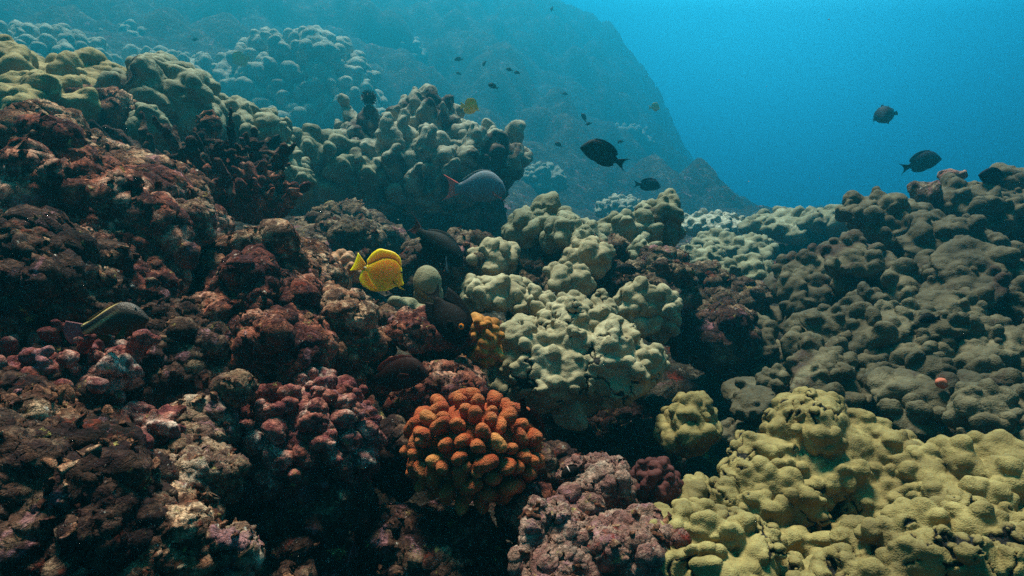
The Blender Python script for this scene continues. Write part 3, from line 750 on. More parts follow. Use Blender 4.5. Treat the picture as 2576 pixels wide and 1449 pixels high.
far_mound('dim coral head on the hazy slope above the yellow fish far off', 1330, 300, 16, 120, 50, 36, 13, 21)
far_mound('hazy mound at the upper edge between corner mound and huge mound', 330, 105, 15, 230, 70, 50, 18, 22)

# the big bommie in the middle distance
lobe_mound('coral_bommie', 'large mushroom shaped coral bommie with column lobes above a dark hollow', 1035, 425, 4.2, (.60, .46, .25), 110, .056, M['porites_big'], 31,
    h=.0125, zmin=-.45, up=.9, elong=1.8, k=.012, vary=.5, taper=.6, sub=1, cat='coral',
    parts=(((.12, .05, .27), (.22, .22, .18), 40, .05), ((-.32, .05, .18), (.2, .2, .14), 30, .05), ((.45, -.05, .02), (.26, .28, .22), 44, .055),
           ((-.45, -.22, -.14), (.3, .25, .18), 40, .07), ((.1, -.3, -.1), (.3, .2, .2), 24, .07)),
    bumps=((.07, .012),), grain=((.16, .03, 4, False), (.045, .007, 3, True)))
rock('bommie_rock', 'dark rock pedestal in shadow under the big bommie', 1090, 520, 4.35, (.62, .42, .30), M['rock_mid'], 32, n=9, amp=.08, h=.016)
lobe_mound('lobe_coral', 'smooth pale leaning fan lobe at the lower left of the bommie', 905, 450, 3.75, (.17, .09, .13), 12, .06, M['porites_green'], 33, h=.009, zmin=-.2, elong=1.8, parts=(((-.12, -.03, -.06), (.10, .07, .10), 9, .05), ((.12, .02, .02), (.1, .07, .07), 6, .045)))
fingers('lobe_coral', 'cluster of slim green column lobes left foot of the bommie', 790, 395, 3.7, (.17, .19), M['porites_green'], 34, n=36, fl=.13, fr=.032, h=.0095, lean=(0, -.3, 1))
rock('rock', 'shadowed rubble shelf beneath the bommie, left of the dark parrotfish', 850, 610, 2.9, (.34, .25, .12), M['rock_mid'], 36, n=10, amp=.12)
rock('rock', 'grey rubble ridge behind the yellow fish', 800, 650, 2.3, (.26, .2, .12), M['rock_mid'], 37, n=9, amp=.13)
rock('rock', 'dark broken rock behind the dome coral and the dark parrotfish', 1130, 690, 2.2, (.24, .16, .10), M['rock_mid'], 38, n=9, amp=.12)

# left coral ridge
lobe_mound('lobe_coral', 'olive lobed coral with fat folded ridges at the far left edge', 105, 285, 2.15, (.115, .14, .11), 22, .052, M['porites_left'], 41, zmin=-.3, elong=1.5, k=.02, up=.5,
    parts=(((.05, -.04, -.09), (.08, .1, .06), 6, .05),))
lobe_mound('lobe_coral', 'tan lobed ridge sloping in from the left frame edge', 30, 225, 2.5, (.28, .25, .11), 40, .055, M['porites_left'], 42, zmin=-.2, k=.016, elong=1.5,
    parts=(((.24, .02, -.05), (.14, .15, .1), 16, .045),))
lobe_mound('lobe_coral', 'pale ridged coral mass with long vertical folds on the left ridge', 425, 310, 2.7, (.16, .18, .17), 50, .05, M['porites_green'], 43, zmin=-.4, up=1.0, elong=2.3, k=.025, vary=.3)
lobe_mound('lobe_coral', 'small pale rounded lobe standing behind brown rock on the left ridge', 268, 222, 2.6, (.075, .08, .07), 10, .04, M['porites_left'], 44, zmin=-.2, elong=1.5)
lobe_mound('lobe_coral', 'green knobbly coral slope running down right from the left ridge', 600, 345, 2.95, (.22, .2, .12), 90, .034, M['porites_green'], 45, zmin=-.3, up=.6, k=.012,
    parts=(((.15, -.02, -.15), (.15, .18, .12), 44, .032), ((-.1, .1, .08), (.13, .13, .1), 26, .035)))
lobe_mound('lobe_coral', 'little green twin knobs among the dark branches', 375, 325, 2.15, (.05, .05, .045), 8, .03, M['porites_green'], 46, zmin=-.3)
rock('rock', 'brown rock with a flat broken top between the two left lobe corals', 265, 285, 2.25, (.085, .1, .085), M['rock'], 47, n=8, amp=.14)
fingers('dead_branch_coral', 'dark thicket of dead stubby branches on the upper left reef', 520, 430, 1.95, (.26, .17), M['rock_dark'], 48, n=60, fl=.15, fr=.0105, lean=(.1, -.2, 1), base=.34, rough=.3)
fingers('dead_branch_coral', 'lower dark thicket of dead knobs with a rounded reddish end', 640, 480, 1.85, (.12, .12), M['rock_red'], 49, n=44, fl=.10, fr=.011, lean=(.2, -.5, .7), base=.45, rough=.3)
rock('rock', 'upright purple brown rock fin rising from the dead thicket', 520, 325, 2.1, (.035, .035, .075), M['rock'], 50, n=5, amp=.12, tilt=(.35, 0, 1))
fingers('branch_coral', 'small pale bush of short fingers beside the bommie foot', 735, 460, 2.6, (.09, .085), M['porites_green'], 51, n=46, fl=.05, fr=.013, base=.6)

# left rock wall
rock('boulder', 'big brown boulder with a rounded top at the upper left edge', 220, 490, 1.45, (.21, .22, .12), M['rock'], 61, n=9, amp=.1, pits=.4, tilt=(.35, -.1, 1))
rock('boulder', 'brown ledge against the left edge under the olive coral', 10, 440, 1.5, (.13, .18, .10), M['rock'], 62, n=8, amp=.12)
rock('boulder', 'dark purple rock face below the big brown boulder', 180, 610, 1.25, (.26, .2, .14), M['rock_red'], 63, n=10, amp=.14, pits=.9)
rock('boulder', 'pinkish boulder above the striped hawkfish', 270, 715, 1.15, (.15, .14, .09), M['rock_red'], 64, n=8, amp=.11, pits=.5, tilt=(.3, -.2, 1))
rock('boulder', 'dark hollowed rock at the left edge beside the hawkfish', 60, 740, 1.0, (.13, .15, .12), M['rock_dark'], 65, n=8, amp=.13, pits=1.2)
def stub_top(s): s.box((-.005, -.03, .012), (.046, .05, .022), rot_to((.2, -.25, 1), .4), .012, .008)
rock('coral_block', 'grey topped broken block jutting out over a black shadow', 475, 560, 1.32, (.04, .045, .03), M['rock_tan'], 66, n=3, amp=.06, pits=0, extra=stub_top)
rock('rock', 'narrow reddish rock pinnacle right of the jutting block', 545, 585, 1.45, (.03, .04, .065), M['rock_red'], 67, n=4, amp=.12)
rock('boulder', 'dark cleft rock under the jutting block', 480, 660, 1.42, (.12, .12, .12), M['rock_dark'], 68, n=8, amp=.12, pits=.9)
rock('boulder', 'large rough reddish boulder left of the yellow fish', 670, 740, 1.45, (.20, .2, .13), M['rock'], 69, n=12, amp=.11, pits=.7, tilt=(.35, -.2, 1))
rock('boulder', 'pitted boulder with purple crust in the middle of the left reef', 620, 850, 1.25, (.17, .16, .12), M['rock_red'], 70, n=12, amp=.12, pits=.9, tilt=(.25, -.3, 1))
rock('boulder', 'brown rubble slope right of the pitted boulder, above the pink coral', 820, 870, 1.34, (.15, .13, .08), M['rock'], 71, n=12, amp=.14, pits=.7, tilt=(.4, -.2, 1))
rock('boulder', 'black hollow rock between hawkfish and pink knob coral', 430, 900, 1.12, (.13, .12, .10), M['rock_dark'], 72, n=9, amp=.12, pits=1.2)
rock('rock', 'small yellowish stone on the ledge above the pink knob coral', 590, 975, 1.02, (.032, .03, .022), M['rock_tan'], 73, n=4, amp=.14, pits=.3)
rock('rock', 'tan slab lit from above left of the pink knob coral', 500, 1070, .98, (.062, .06, .03), M['rock_tan'], 74, n=5, amp=.1, tilt=(.4, -.3, 1))
fingers('dead_branch_coral', 'pinkish white broken branch rubble along the left edge', 120, 900, .92, (.13, .09), M['pinkcrust'], 75, n=80, fl=.055, fr=.0075, lean=(.5, -.7, .5), base=.45, rough=.35, h=.0032)
fingers('dead_branch_coral', 'mauve knuckled dead branches below the hawkfish', 260, 1050, .9, (.10, .075), M['pinkcrust'], 76, n=70, fl=.05, fr=.0075, lean=(.5, -.7, .4), base=.45, rough=.35, h=.0032)
rock('boulder', 'dark brown rock in the lower left corner', 120, 1330, .72, (.15, .12, .10), M['rock_dark'], 77, n=10, amp=.12, pits=.8, h=.0032)
rock('boulder', 'dim purple brown rock above the lower left corner', 130, 1170, .82, (.12, .11, .07), M['rock'], 78, n=9, amp=.13, pits=.9, h=.0032)
rock('boulder', 'tan forked rock left below the pink knob coral', 440, 1230, .84, (.075, .07, .045), M['rock_tan'], 79, n=7, amp=.12, pits=.9, tilt=(.35, -.4, 1), h=.003)
rock('boulder', 'rough speckled rock at the bottom edge left of the black gap', 370, 1400, .72, (.07, .07, .06), M['rock'], 80, n=9, amp=.14, pits=.9, h=.0028)
rock('rock', 'little knuckle of crusted rock standing alone at the bottom edge', 590, 1390, .74, (.026, .026, .036), M['rock_tan'], 81, n=5, amp=.14, pits=.8, h=.0024)
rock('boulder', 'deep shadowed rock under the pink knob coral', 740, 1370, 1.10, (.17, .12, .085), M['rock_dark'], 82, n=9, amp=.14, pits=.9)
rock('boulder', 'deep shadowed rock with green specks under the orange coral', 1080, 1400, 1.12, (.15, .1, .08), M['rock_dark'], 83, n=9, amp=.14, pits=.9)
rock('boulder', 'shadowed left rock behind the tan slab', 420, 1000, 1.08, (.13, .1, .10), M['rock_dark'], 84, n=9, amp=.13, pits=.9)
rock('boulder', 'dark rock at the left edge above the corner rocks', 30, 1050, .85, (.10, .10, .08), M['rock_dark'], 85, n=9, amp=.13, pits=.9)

# middle: ledge with the red fish, small corals round the yellow fish
def ledge_cut(s): s.ell((-.005, -.06, -.045), (.058, .07, .036), rot_to((.1, -.3, 1)), .01, True)
rock('ledge_rock', 'purple topped overhanging ledge sheltering the dark red fish', 1065, 840, 1.40, (.075, .085, .055), M['rock_red'], 91, n=8, amp=.1, pits=.3, extra=ledge_cut, tilt=(.15, 0, 1))
rock('rock', 'crusted rubble below the ledge, above the orange coral', 1100, 985, 1.33, (.12, .10, .055), M['rock_red'], 92, n=10, amp=.15, pits=.7)
rock('rock', 'brown stone on the left shoulder of the ledge', 950, 875, 1.38, (.045, .05, .035), M['rock'], 93, n=6, amp=.14)
rock('rock', 'grey broken stone right under the yellow fish', 960, 800, 1.58, (.07, .06, .03), M['rock_tan'], 94, n=7, amp=.13)
rock('rock', 'low rubble between the yellow fish and the ledge', 850, 800, 1.6, (.10, .09, .035), M['rock'], 95, n=8, amp=.14)
lobe_mound('dome_coral', 'smooth pale green dome coral beside the yellow fish', 1075, 712, 1.72, (.044, .044, .054), 3, .012, M['smooth'], 96, h=.004, bumps=(), warps=((.09, .006),), grain=((.05, .003, 3, False),), zmin=.9, parts=(((.0, .02, -.04), (.045, .04, .05), 0, .01),))
lobe_mound('lobe_coral', 'pale green twin ridged coral under the yellow fish snout', 1020, 768, 1.62, (.034, .03, .022), 3, .02, M['smooth'], 97, h=.0038, bumps=(), warps=((.05, .006),), sub=0, parts=(((.04, .0, -.012), (.026, .025, .017), 0, .01), ((-.03, -.005, .008), (.022, .02, .018), 0, .01)))
lobe_mound('lobe_coral', 'tiny tan round coral knob on top of the ledge', 1060, 790, 1.45, (.014, .014, .013), 3, .006, M['porites_left'], 98, h=.003, bumps=())
M['tan_bush'] = lobe_mat('tan_bush_coral', '8a5a3c', 'b58460', 'd6ac8a', .6, 0)
knob_bush('cauliflower_coral', 'pinkish tan knob coral partly behind the yellow fish tail', 862, 685, 1.78, (.036, .034, .05), M['tan_bush'], 99, n=44, r=.0125)
M['orange_bush'] = lobe_mat('amber_bush_coral', '7a4416', 'b0702a', 'd09a54', .6, 0)
knob_bush('cauliflower_coral', 'amber knob coral wedged between the ledge and the pale lobe coral', 1212, 870, 1.46, (.034, .036, .062), M['orange_bush'], 100, n=70, r=.0125)

# lumpy reef behind the pale lobe coral
rock('reef_mound', 'lumpy mound of brown dead reef behind the pale lobe coral', 1440, 725, 2.32, (.30, .2, .155), M['rock_mid'], 110, n=16, amp=.09, pits=.7)
rock('reef_mound', 'dark brown reef shoulder dropping to the right of the lumpy mound', 1640, 740, 2.15, (.10, .16, .17), M['rock_mid'], 111, n=10, amp=.1, pits=.6, tilt=(.4, 0, 1))
for i, (u, v, d, wx, hz_, n, lr, lab) in enumerate([
    (1370, 575, 2.35, 130, 90, 26, 22, 'pale green lobe patch crowning the lumpy mound, left of its top'),
    (1440, 600, 2.2, 110, 70, 22, 20, 'pale green lobe patch in the centre of the lumpy mound top'),
    (1655, 565, 2.5, 90, 110, 26, 19, 'olive column lobes at the right end of the lumpy mound top'),
    (1575, 585, 2.4, 120, 70, 20, 19, 'mossy olive lobe patch between column lobes and mound top'),
    (1240, 660, 2.1, 90, 80, 20, 20, 'pale scabby lobe patch on the left flank of the lumpy mound'),
    (1475, 655, 2.08, 90, 90, 24, 17, 'ribbed rounded lobe coral on the front of the lumpy mound'),
    (1430, 715, 1.98, 60, 75, 12, 20, 'pointed pale lobe standing alone on the mound front'),
    (1255, 745, 1.9, 150, 70, 34, 17, 'row of small pale lobes low on the left front of the mound'),
    (1345, 765, 1.82, 80, 55, 14, 17, 'round pale lobe tuft just above the pale lobe coral'),
    (1625, 640, 2.2, 60, 50, 14, 15, 'bright green tuft on the dark right shoulder'),
    (1680, 690, 2.3, 70, 45, 14, 14, 'yellow green tuft low on the dark right shoulder'),
    (1600, 790, 1.85, 90, 130, 30, 17, 'tall draped pale lobes on the right shoulder above the gap'),
    (1665, 800, 1.95, 70, 130, 26, 15, 'brownish draped lobes at the right end of the shoulder')]):
    s_ = S(1, d)
    lobe_mound('lobe_coral', lab, u, v, d, (wx * .52 * s_, wx * .42 * s_, hz_ * .50 * s_), int(n * 1.3), lr * s_, M['porites' if i in (4, 5, 6, 7, 8, 11, 12) else 'porites_green'], 120 + i,
               group='lobe corals growing on the lumpy mound', zmin=-.5, up=.7, elong=1.5, sub=1, k=lr * s_ * .25)

# the pale lobe coral in the middle
fan_mound('lobe_coral', 'large pale sage lobe coral with black furrows in the middle of the reef', 1430, 895, 1.62,
    [((0, 0, 0), (.165, .14, .085), 38, .038), ((-.05, -.09, -.04), (.12, .075, .05), 22, .036), ((.12, -.04, -.035), (.09, .10, .065), 22, .036), ((.045, .05, .07), (.07, .06, .06), 16, .033), ((-.11, -.02, .01), (.085, .08, .065), 18, .034)],
    M['porites'], 140, .0037, knob=.40, rims=5, base=[((.0, .0, -.005), (.19, .155, .085))], under=[((.0, -.15, -.125), (.12, .10, .03))], bumps=((.03, .005), (.014, .0016)))
lobe_mound('lobe_coral', 'smooth drooping skirt of pale coral under the pale lobe coral', 1420, 985, 1.60, (.14, .1, .04), 14, .028, M['porites'], 141, h=.0044, zmin=-.3, up=-.6, k=.02, bumps=(), elong=1.1)
lobe_mound('lobe_coral', 'olive green rounded coral right of the pale lobe coral foot', 1735, 1080, 1.45, (.058, .06, .06), 40, .018, M['porites_near'], 142, zmin=-.3, sub=1)
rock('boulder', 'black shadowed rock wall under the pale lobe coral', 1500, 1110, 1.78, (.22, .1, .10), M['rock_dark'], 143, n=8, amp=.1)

# right hand reef wall
PL = [
    (2480, 515, 2.75, (.28, .22, .10), 8, 14, .15, .028, 'topmost pale crest of the right hand reef wall'),
    (2240, 560, 2.6, (.16, .18, .07), 5, 10, .12, .026, 'overhanging grey ledge with dark hollow at the upper left of the wall'),
    (2110, 680, 2.8, (.20, .22, .12), 8, 14, .12, .028, 'knobby colony on the left shoulder of the wall below the ledge'),
    (2400, 640, 2.35, (.24, .2, .12), 7, 9, .15, .026, 'broad dim plate colony under the crest'),
    (2010, 730, 2.55, (.20, .22, .13), 9, 12, .10, .024, 'small bright knobs on the left rim of the wall'),
    (2200, 720, 2.2, (.2, .18, .12), 8, 8, .11, .026, 'pale double knob colony in the middle of the wall'),
    (2450, 740, 2.0, (.2, .18, .12), 7, 7, .14, .024, 'shaded plates at the right edge of the wall'),
    (2080, 840, 2.05, (.18, .18, .12), 9, 9, .09, .022, 'tall stack of small shelves on the lower left rim of the wall'),
    (2280, 860, 1.85, (.20, .18, .12), 8, 8, .11, .022, 'scalloped shelves with a fringe of knobs right of the stack'),
    (2480, 900, 1.75, (.18, .18, .11), 8, 8, .11, .021, 'lumpy shelf near the right edge, with the pink spot'),
    (1930, 900, 2.2, (.16, .18, .10), 8, 10, .08, .02, 'small knobs where the wall meets the dark channel'),
    (2130, 960, 1.75, (.18, .16, .09), 9, 9, .09, .02, 'low shelves above the mustard coral, left part'),
    (2370, 1000, 1.6, (.18, .15, .08), 8, 8, .10, .019, 'dim shelves just above the mustard coral'),
    (1900, 1010, 1.75, (.13, .15, .07), 8, 14, .065, .014, 'fine pale knobs on the low slope left of the mustard coral'),
    (2530, 1060, 1.45, (.13, .14, .09), 6, 10, .10, .022, 'dark shelves at the right edge over the red coral'),
]
for i, (u, v, d, wv, n, kn, tr, kr, lab) in enumerate(PL):
    plates('plate_coral', lab, u, v, d, wv, M['plate'], 160 + i, n, int(kn * 1.7), tr=tr * .95, kr=kr * .74)
lobe_mound('head_coral', 'rounded grey brown coral head at the left end of the crest', 2330, 500, 2.6, (.06, .07, .07), 5, .03, M['rock_mid'], 180, zmin=.2, bumps=())
lobe_mound('head_coral', 'small round pinkish coral head behind the crest', 2395, 452, 2.72, (.05, .05, .045), 5, .02, M['rock_pale'], 181, zmin=.3, bumps=())
for i, (u, v, d, wx, hz_, n, lr, lab) in enumerate([
    (1990, 575, 5.0, 230, 60, 70, 14, 'pale hazy knob coral field sloping up behind the right hand wall'),
    (1840, 630, 4.2, 190, 70, 60, 14, 'hazy green knob coral patch in the channel beside the wall'),
    (2090, 560, 4.6, 130, 60, 36, 14, 'hazy green knobs just left of the overhanging grey ledge'),
    (1765, 655, 3.6, 110, 60, 40, 11, 'pale dome of tiny knobs at the head of the channel'),
    (1880, 690, 3.0, 130, 70, 40, 13, 'dim rounded knob coral where the channel narrows')]):
    s_ = S(1, d)
    lobe_mound('lobe_coral', lab, u, v, d, (wx * .5 * s_, wx * .5 * s_, hz_ * .5 * s_), n, lr * s_, M['porites_green'], 190 + i, h=.0035 * d, group='knob corals in the channel', zmin=-.2, k=lr * s_ * .3)
rock('rock', 'brown rubble heap in the channel between lumpy mound and wall', 1800, 760, 2.5, (.17, .2, .10), M['rock_mid'], 196, n=10, amp=.15)
rock('rock', 'dark rubble slope low in the channel', 1790, 850, 2.2, (.16, .18, .09), M['rock_dark'], 197, n=10, amp=.16)

# near right mustard coral
G_ = 'mustard lobe corals at the lower right'; MN = M['porites_near']
fan_mound('lobe_coral', 'broad mustard lobe coral with winding black furrows at the lower right', 2120, 1360, 1.1,
    [((.03, .14, .075), (.13, .09, .085), 22, .038), ((-.18, .02, .02), (.09, .08, .055), 20, .034), ((-.03, -.08, -.03), (.12, .08, .06), 22, .036), ((.15, .06, .035), (.09, .08, .07), 18, .036), ((-.09, .08, .045), (.08, .07, .05), 16, .034)],
    MN, 200, .0034, group=G_, base=[((0, .02, -.07), (.22, .17, .07))])
fan_mound('lobe_coral', 'rounded mustard coral shoulder on the right, in front of the red coral', 2450, 1270, 1.1, [((0, 0, 0), (.09, .11, .085), 24, .04), ((.1, -.03, -.05), (.08, .09, .06), 16, .034)], MN, 201, .0034, group=G_, furrow=.0)
fan_mound('lobe_coral', 'mustard coral ridge filling the bottom right corner', 2340, 1450, .9, [((0, 0, 0), (.12, .085, .06), 24, .034), ((-.11, -.03, -.03), (.08, .07, .045), 16, .03), ((.14, .02, .0), (.09, .08, .06), 18, .032), ((.05, -.09, -.06), (.12, .07, .05), 14, .03)], MN, 202, .0028, group=G_)
fan_mound('lobe_coral', 'furrowed lower lobes of mustard coral at the bottom edge', 1780, 1410, .98, [((0, 0, 0), (.085, .075, .055), 22, .032), ((.07, -.04, -.04), (.07, .06, .05), 14, .03)], MN, 203, .003, group=G_)
M['red_bush'] = lobe_mat('maroon_bush_coral', '2a0f0d', '4e221e', '6c3c34', .6, 0)
knob_bush('cauliflower_coral', 'dark red knob coral at the right frame edge', 2560, 1205, 1.22, (.06, .05, .045), M['red_bush'], 204, n=90, r=.012)

# rubble floor, bottom middle
rock('boulder', 'pinkish grey boulder in front of the shadow right of the orange coral', 1505, 1225, 1.14, (.07, .07, .055), M['rock_pale'], 210, n=8, amp=.08, pits=.4, h=.003)
knob_bush('cauliflower_coral', 'small ribbed maroon coral between the grey boulder and mustard coral', 1645, 1225, 1.14, (.036, .034, .04), M['red_bush'], 211, n=80, r=.0095, rough=.2)
rock('boulder', 'pale pink rubble slab at the bottom edge right of the black gap', 1410, 1430, .94, (.10, .08, .035), M['rock_pale'], 212, n=10, amp=.1, pits=.4, h=.003, tilt=(.1, -.5, 1))
rock('boulder', 'grey crusted lump between the orange coral and the bottom slab', 1420, 1320, 1.02, (.065, .06, .03), M['rock_pale'], 213, n=9, amp=.12, pits=.5, h=.003)
rock('rock', 'mauve rubble at the bottom edge beside the mustard coral', 1600, 1370, .98, (.075, .07, .04), M['rock_pale'], 214, n=8, amp=.12, pits=.5, h=.003)
rock('rock', 'dark purple rocks in the shadow right of the orange coral top', 1610, 1125, 1.62, (.10, .08, .05), M['rock_dark'], 215, n=8, amp=.14)

rock('rock', 'narrow dark rock between the pink knob coral and the orange coral', 985, 1150, 1.2, (.035, .05, .08), M['rock_dark'], 216, n=6, amp=.13)
rock('rock', 'dark rubble at the right foot of the orange coral', 1330, 1290, 1.13, (.06, .05, .05), M['rock_red'], 217, n=7, amp=.14)
rock('rock', 'dark purple stone tucked right of the orange coral', 1400, 1180, 1.28, (.06, .05, .05), M['rock_dark'], 218, n=7, amp=.13)
# pink crusted knob coral
def pink(seed=220):
    s = Solid(); c = np.zeros(3); rad = np.array([.118, .105, .108]); g = rs(seed)
    s.ell(c, rad * .93, None, .01)
    for p in sphere_pts(150, seed, .45):
        if p[1] > .6 or p[2] < -.75: continue
        d = p + g.normal(size=3) * .22; d /= np.linalg.norm(d); r = g.uniform(.010, .0165); b = p * rad * .88
        s.ell(b + d * .016, (r * g.uniform(.75, 1.5), r * g.uniform(.7, 1.0), r * 1.5), rot_to(d, g.uniform(0, 6)), .0035)
        if g.rand() < .5: s.ell(b + d * .026 + g.normal(size=3) * .007, r * .55, None, .003)
    make('crusted_knob_coral', s, .0026, M['pinkcrust'], P(772, 1110, 1.12), seed, 'dome of dead knobs crusted pink and white, left of the orange coral', 'coral',
         bumps=((.014, .0022), (.006, -.0011)), grain=((.02, .006, 4, True), (.006, .0016, 3, True)), warps=((.03, .006),))
pink()

# the orange cauliflower coral: each branch end is a part
def orange(u=1190, v=1128, d=1.12, seed=230):
    m = Mat('orange_branch_coral', .75, .25)
    a = m.noise(22, 4); f = m.noise(260, 2); vz = m.voro(520)
    col = m.ramp(a, [(.3, '8a2a08'), (.55, 'a83e12'), (.75, 'c0602c')])
    col = m.mix(m.ramp(vz, [(.1, .55), (.5, 0.)]), col, 'c98a4e')
    lum = m.math('MULTIPLY', m.rnd, 1.0); ll = m.n('VectorMath', 'LENGTH'); m.l(m.raw, ll.inputs[0])
    col = m.mix(m.ramp(ll.outputs['Value'], [(.003, .5), (.013, 0.)]), col, 'dc9254')
    col = m.mix(m.ramp(lum, [(.95, 0.), (.97, .7)]), col, 'd8924e')
    m.done(col, m.math('SUBTRACT', 1.0, vz), .9, .004)
    root = empty('cauliflower_coral', P(u, v, d)); tag(root, 'bright orange cauliflower coral of fat rounded branches at the bottom middle', 'coral')
    R0 = np.array([.128, .115, .104]); g = rs(seed)
    s = Solid(); s.ell((0, 0, 0), R0 * .74, None, .01); V, Q = finish(s, .006, 1, bumps=((.03, .008),)); link('core', V, Q, m.m, root)
    pts = [p for p in sphere_pts(165, seed, .3) if p[1] < .45 and p[2] > -.72]
    pts = sorted(pts, key=lambda p: p[1])[:100]
    for i, p in enumerate(pts):
        d_ = p + np.array([0, -.05, .12]) + g.normal(size=3) * .1; d_ /= np.linalg.norm(d_)
        s = Solid(); r = g.uniform(.0095, .0135); wd = g.choice([1.0, 1.2, 1.5, 1.9], p=[.4, .3, .2, .1])
        T = rot_to(d_, g.uniform(0, 3.14)); tip = p * R0 * g.uniform(.90, 1.02); root_p = p * R0 * .6
        s.cap(root_p, tip - d_ * r, r * .8, r * .85, .004)
        s.ell(tip - d_ * r * .6, (r * wd, r * g.uniform(.85, 1.05), r * 1.35), T, .006)
        if wd > 1.2:
            for sg in (-1, 1): s.ell(tip - d_ * r * .45 + T[0] * sg * r * wd * .6, r * g.uniform(.75, .95), None, .005)
        elif g.rand() < .4: s.ell(tip + T[0] * r * .7 - d_ * r * .7, r * .7, None, .004)
        V, Q = s.mesh(.0026); V = smooth(V, Q, 2)
        N = vnormals(V, Q); V = V + N * (.0011 * domes((V + 3.1 * i) / .0055, i & 7) + .0012 * perlin((V + i) / .014, 2))[:, None]
        o = link('branch', V - tip, Q, m.m, root); o.location = tip
orange()
# ------------------------------------------------------------------ fish
def plain(name, col, col2=None, rough=.6, scale=18, spec=.06):
    m = Mat(name, rough, spec); c = m.mix(m.ramp(m.noise(scale, 4), [(.35, 0.), (.7, 1.)]), col, col2 or col)
    sc = m.voro(70); c = m.mix(.35, c, m.ramp(sc, [(.1, .6), (.5, 1.)]), 'MULTIPLY')
    return m.done(c, sc, .25, .004)
def zgrad(m, axis, stops):
    sx = m.n('SeparateXYZ'); m.l(m.raw, sx.inputs[0])
    mr_ = m.math('MULTIPLY_ADD', sx.outputs[axis], 1.0 if axis == 2 else -1.0, .5 if axis == 2 else 0.0)
    return m.ramp(mr_, stops)
eye_m = plain('fish_eye', '0a0806', rough=.15, spec=.6)

m = Mat('yellow_skin', .45, .35)
c = zgrad(m, 2, [(.2, 'ffc404'), (.5, 'ffbe02'), (.72, 'ffb402'), (.9, 'ff9e02')])
yel = m.done(c, m.voro(90), .05, .003)
for mm in (m,):
    mm.b.inputs['Subsurface Weight'].default_value = .8; mm.b.inputs['Subsurface Radius'].default_value = (1, .6, .05); mm.b.inputs['Subsurface Scale'].default_value = .03
m = Mat('yellow_fin', .45, .35)
wv = m.n('TexWave'); wv.inputs['Scale'].default_value = 14; wv.inputs['Distortion'].default_value = 1.0; m.l(m.raw, wv.inputs['Vector'])
c = zgrad(m, 2, [(.12, 'fa8604'), (.35, 'f89604'), (.6, 'f88e04'), (.88, 'fa7c02'), (.97, 'fa6402')])
c = m.mix(m.math('MULTIPLY', wv.outputs[1], .18), c, 'a87808'); yfin = m.done(c, wv.outputs[1], .3, .004)
m.b.inputs['Subsurface Weight'].default_value = .6; m.b.inputs['Subsurface Radius'].default_value = (1, .6, .05); m.b.inputs['Subsurface Scale'].default_value = .02
far_yel = plain('far_yellow_skin', 'f0c40a', 'e0b40c')
tang = fish('yellow_fish', 'bright yellow disc shaped fish swimming right above the middle of the reef', TANG, (1015, 715.5, 1.62), (889, 660, 1.60), (yel, yfin, yfin, eye_m))
link('tail_spine', *uvball((-.765, -.022, .0), .032, flat=.25), plain('white_spine', 'f0ecd8'), tang).scale = (1, 1, .35)
fish('yellow_fish', 'small yellow fish hovering over the right shoulder of the bommie', TANG, (1205, 274, 4.0), (1158, 266, 4.0), (far_yel, far_yel, far_yel, eye_m))
fish('yellow_fish', 'faint hazy yellow fish in front of the huge mound', TANG, (585, 160, 9.5), (628, 143, 9.5), (far_yel, far_yel, far_yel, eye_m), small=True)

blk = plain('black_skin', '0c0a0b', '16110f'); blkf = plain('black_fin', '0a090a', '120d0c')
orx = plain('orange_iris', 'd07010'); dkb = plain('dark_brown_skin', '0a0605', '180c0a', scale=30)
fish('surgeonfish', 'black brown curved fish with an orange ringed eye diving beside the ledge', KOLE, (1161, 874, 1.33), (1084, 727, 1.37), (dkb, blkf, blkf, eye_m, dkb, orx))
rdk = plain('dark_red_skin', '1c0907', '2a0e0a'); rfin = plain('red_brown_fin', '4a140a', '2a0c08')
fish('reef_fish', 'dark maroon fish with a reddish back fin hiding under the ledge', SURGEON, (1078, 943, 1.22), (917, 957, 1.26), (rdk, rfin, rdk, eye_m))

# hawkfish: brown, net patterned head, dark band between two pale stripes towards the tail
m = Mat('hawkfish_skin', .5, .3)
sx = m.n('SeparateXYZ'); m.l(m.raw, sx.inputs[0]); X, Z = m.math('MULTIPLY', sx.outputs[0], -1.0), sx.outputs[2]
mid = m.math('MULTIPLY_ADD', X, -.425, .36)             # the band climbs from the tail root to the nape
dz = m.math('SUBTRACT', Z, mid)
body = m.mix(m.ramp(m.voro(34), [(.15, 0.), (.5, 1.)]), '24140c', '3c2818')
up = m.ramp(m.math('MULTIPLY_ADD', m.math('SUBTRACT', dz, .07), 8.0, .5), [(.15, 0.), (.4, 1.), (.6, 1.), (.85, 0.)])
lo_ = m.ramp(m.math('MULTIPLY_ADD', m.math('ADD', dz, .07), 8.0, .5), [(.2, 0.), (.42, .8), (.58, .8), (.8, 0.)])
bk = m.ramp(m.math('MULTIPLY_ADD', dz, 8.0, .5), [(.2, 0.), (.35, 1.), (.6, 1.), (.75, 0.)])
fade = m.ramp(X, [(.26, 0.), (.5, 1.)])
body = m.mix(m.math('MULTIPLY', bk, fade), body, '060504'); body = m.mix(m.math('MULTIPLY', up, m.ramp(X, [(.16, 0.), (.34, 1.)])), body, 'e0c078'); body = m.mix(m.math('MULTIPLY', lo_, fade), body, 'b89c6a')
hawk_m = m.done(body, m.voro(70), .3, .004)
hfin = plain('mauve_fin', '6a4048', '8a5a58'); hdark = plain('olive_brown_fin', '3a2a16', '54401e')
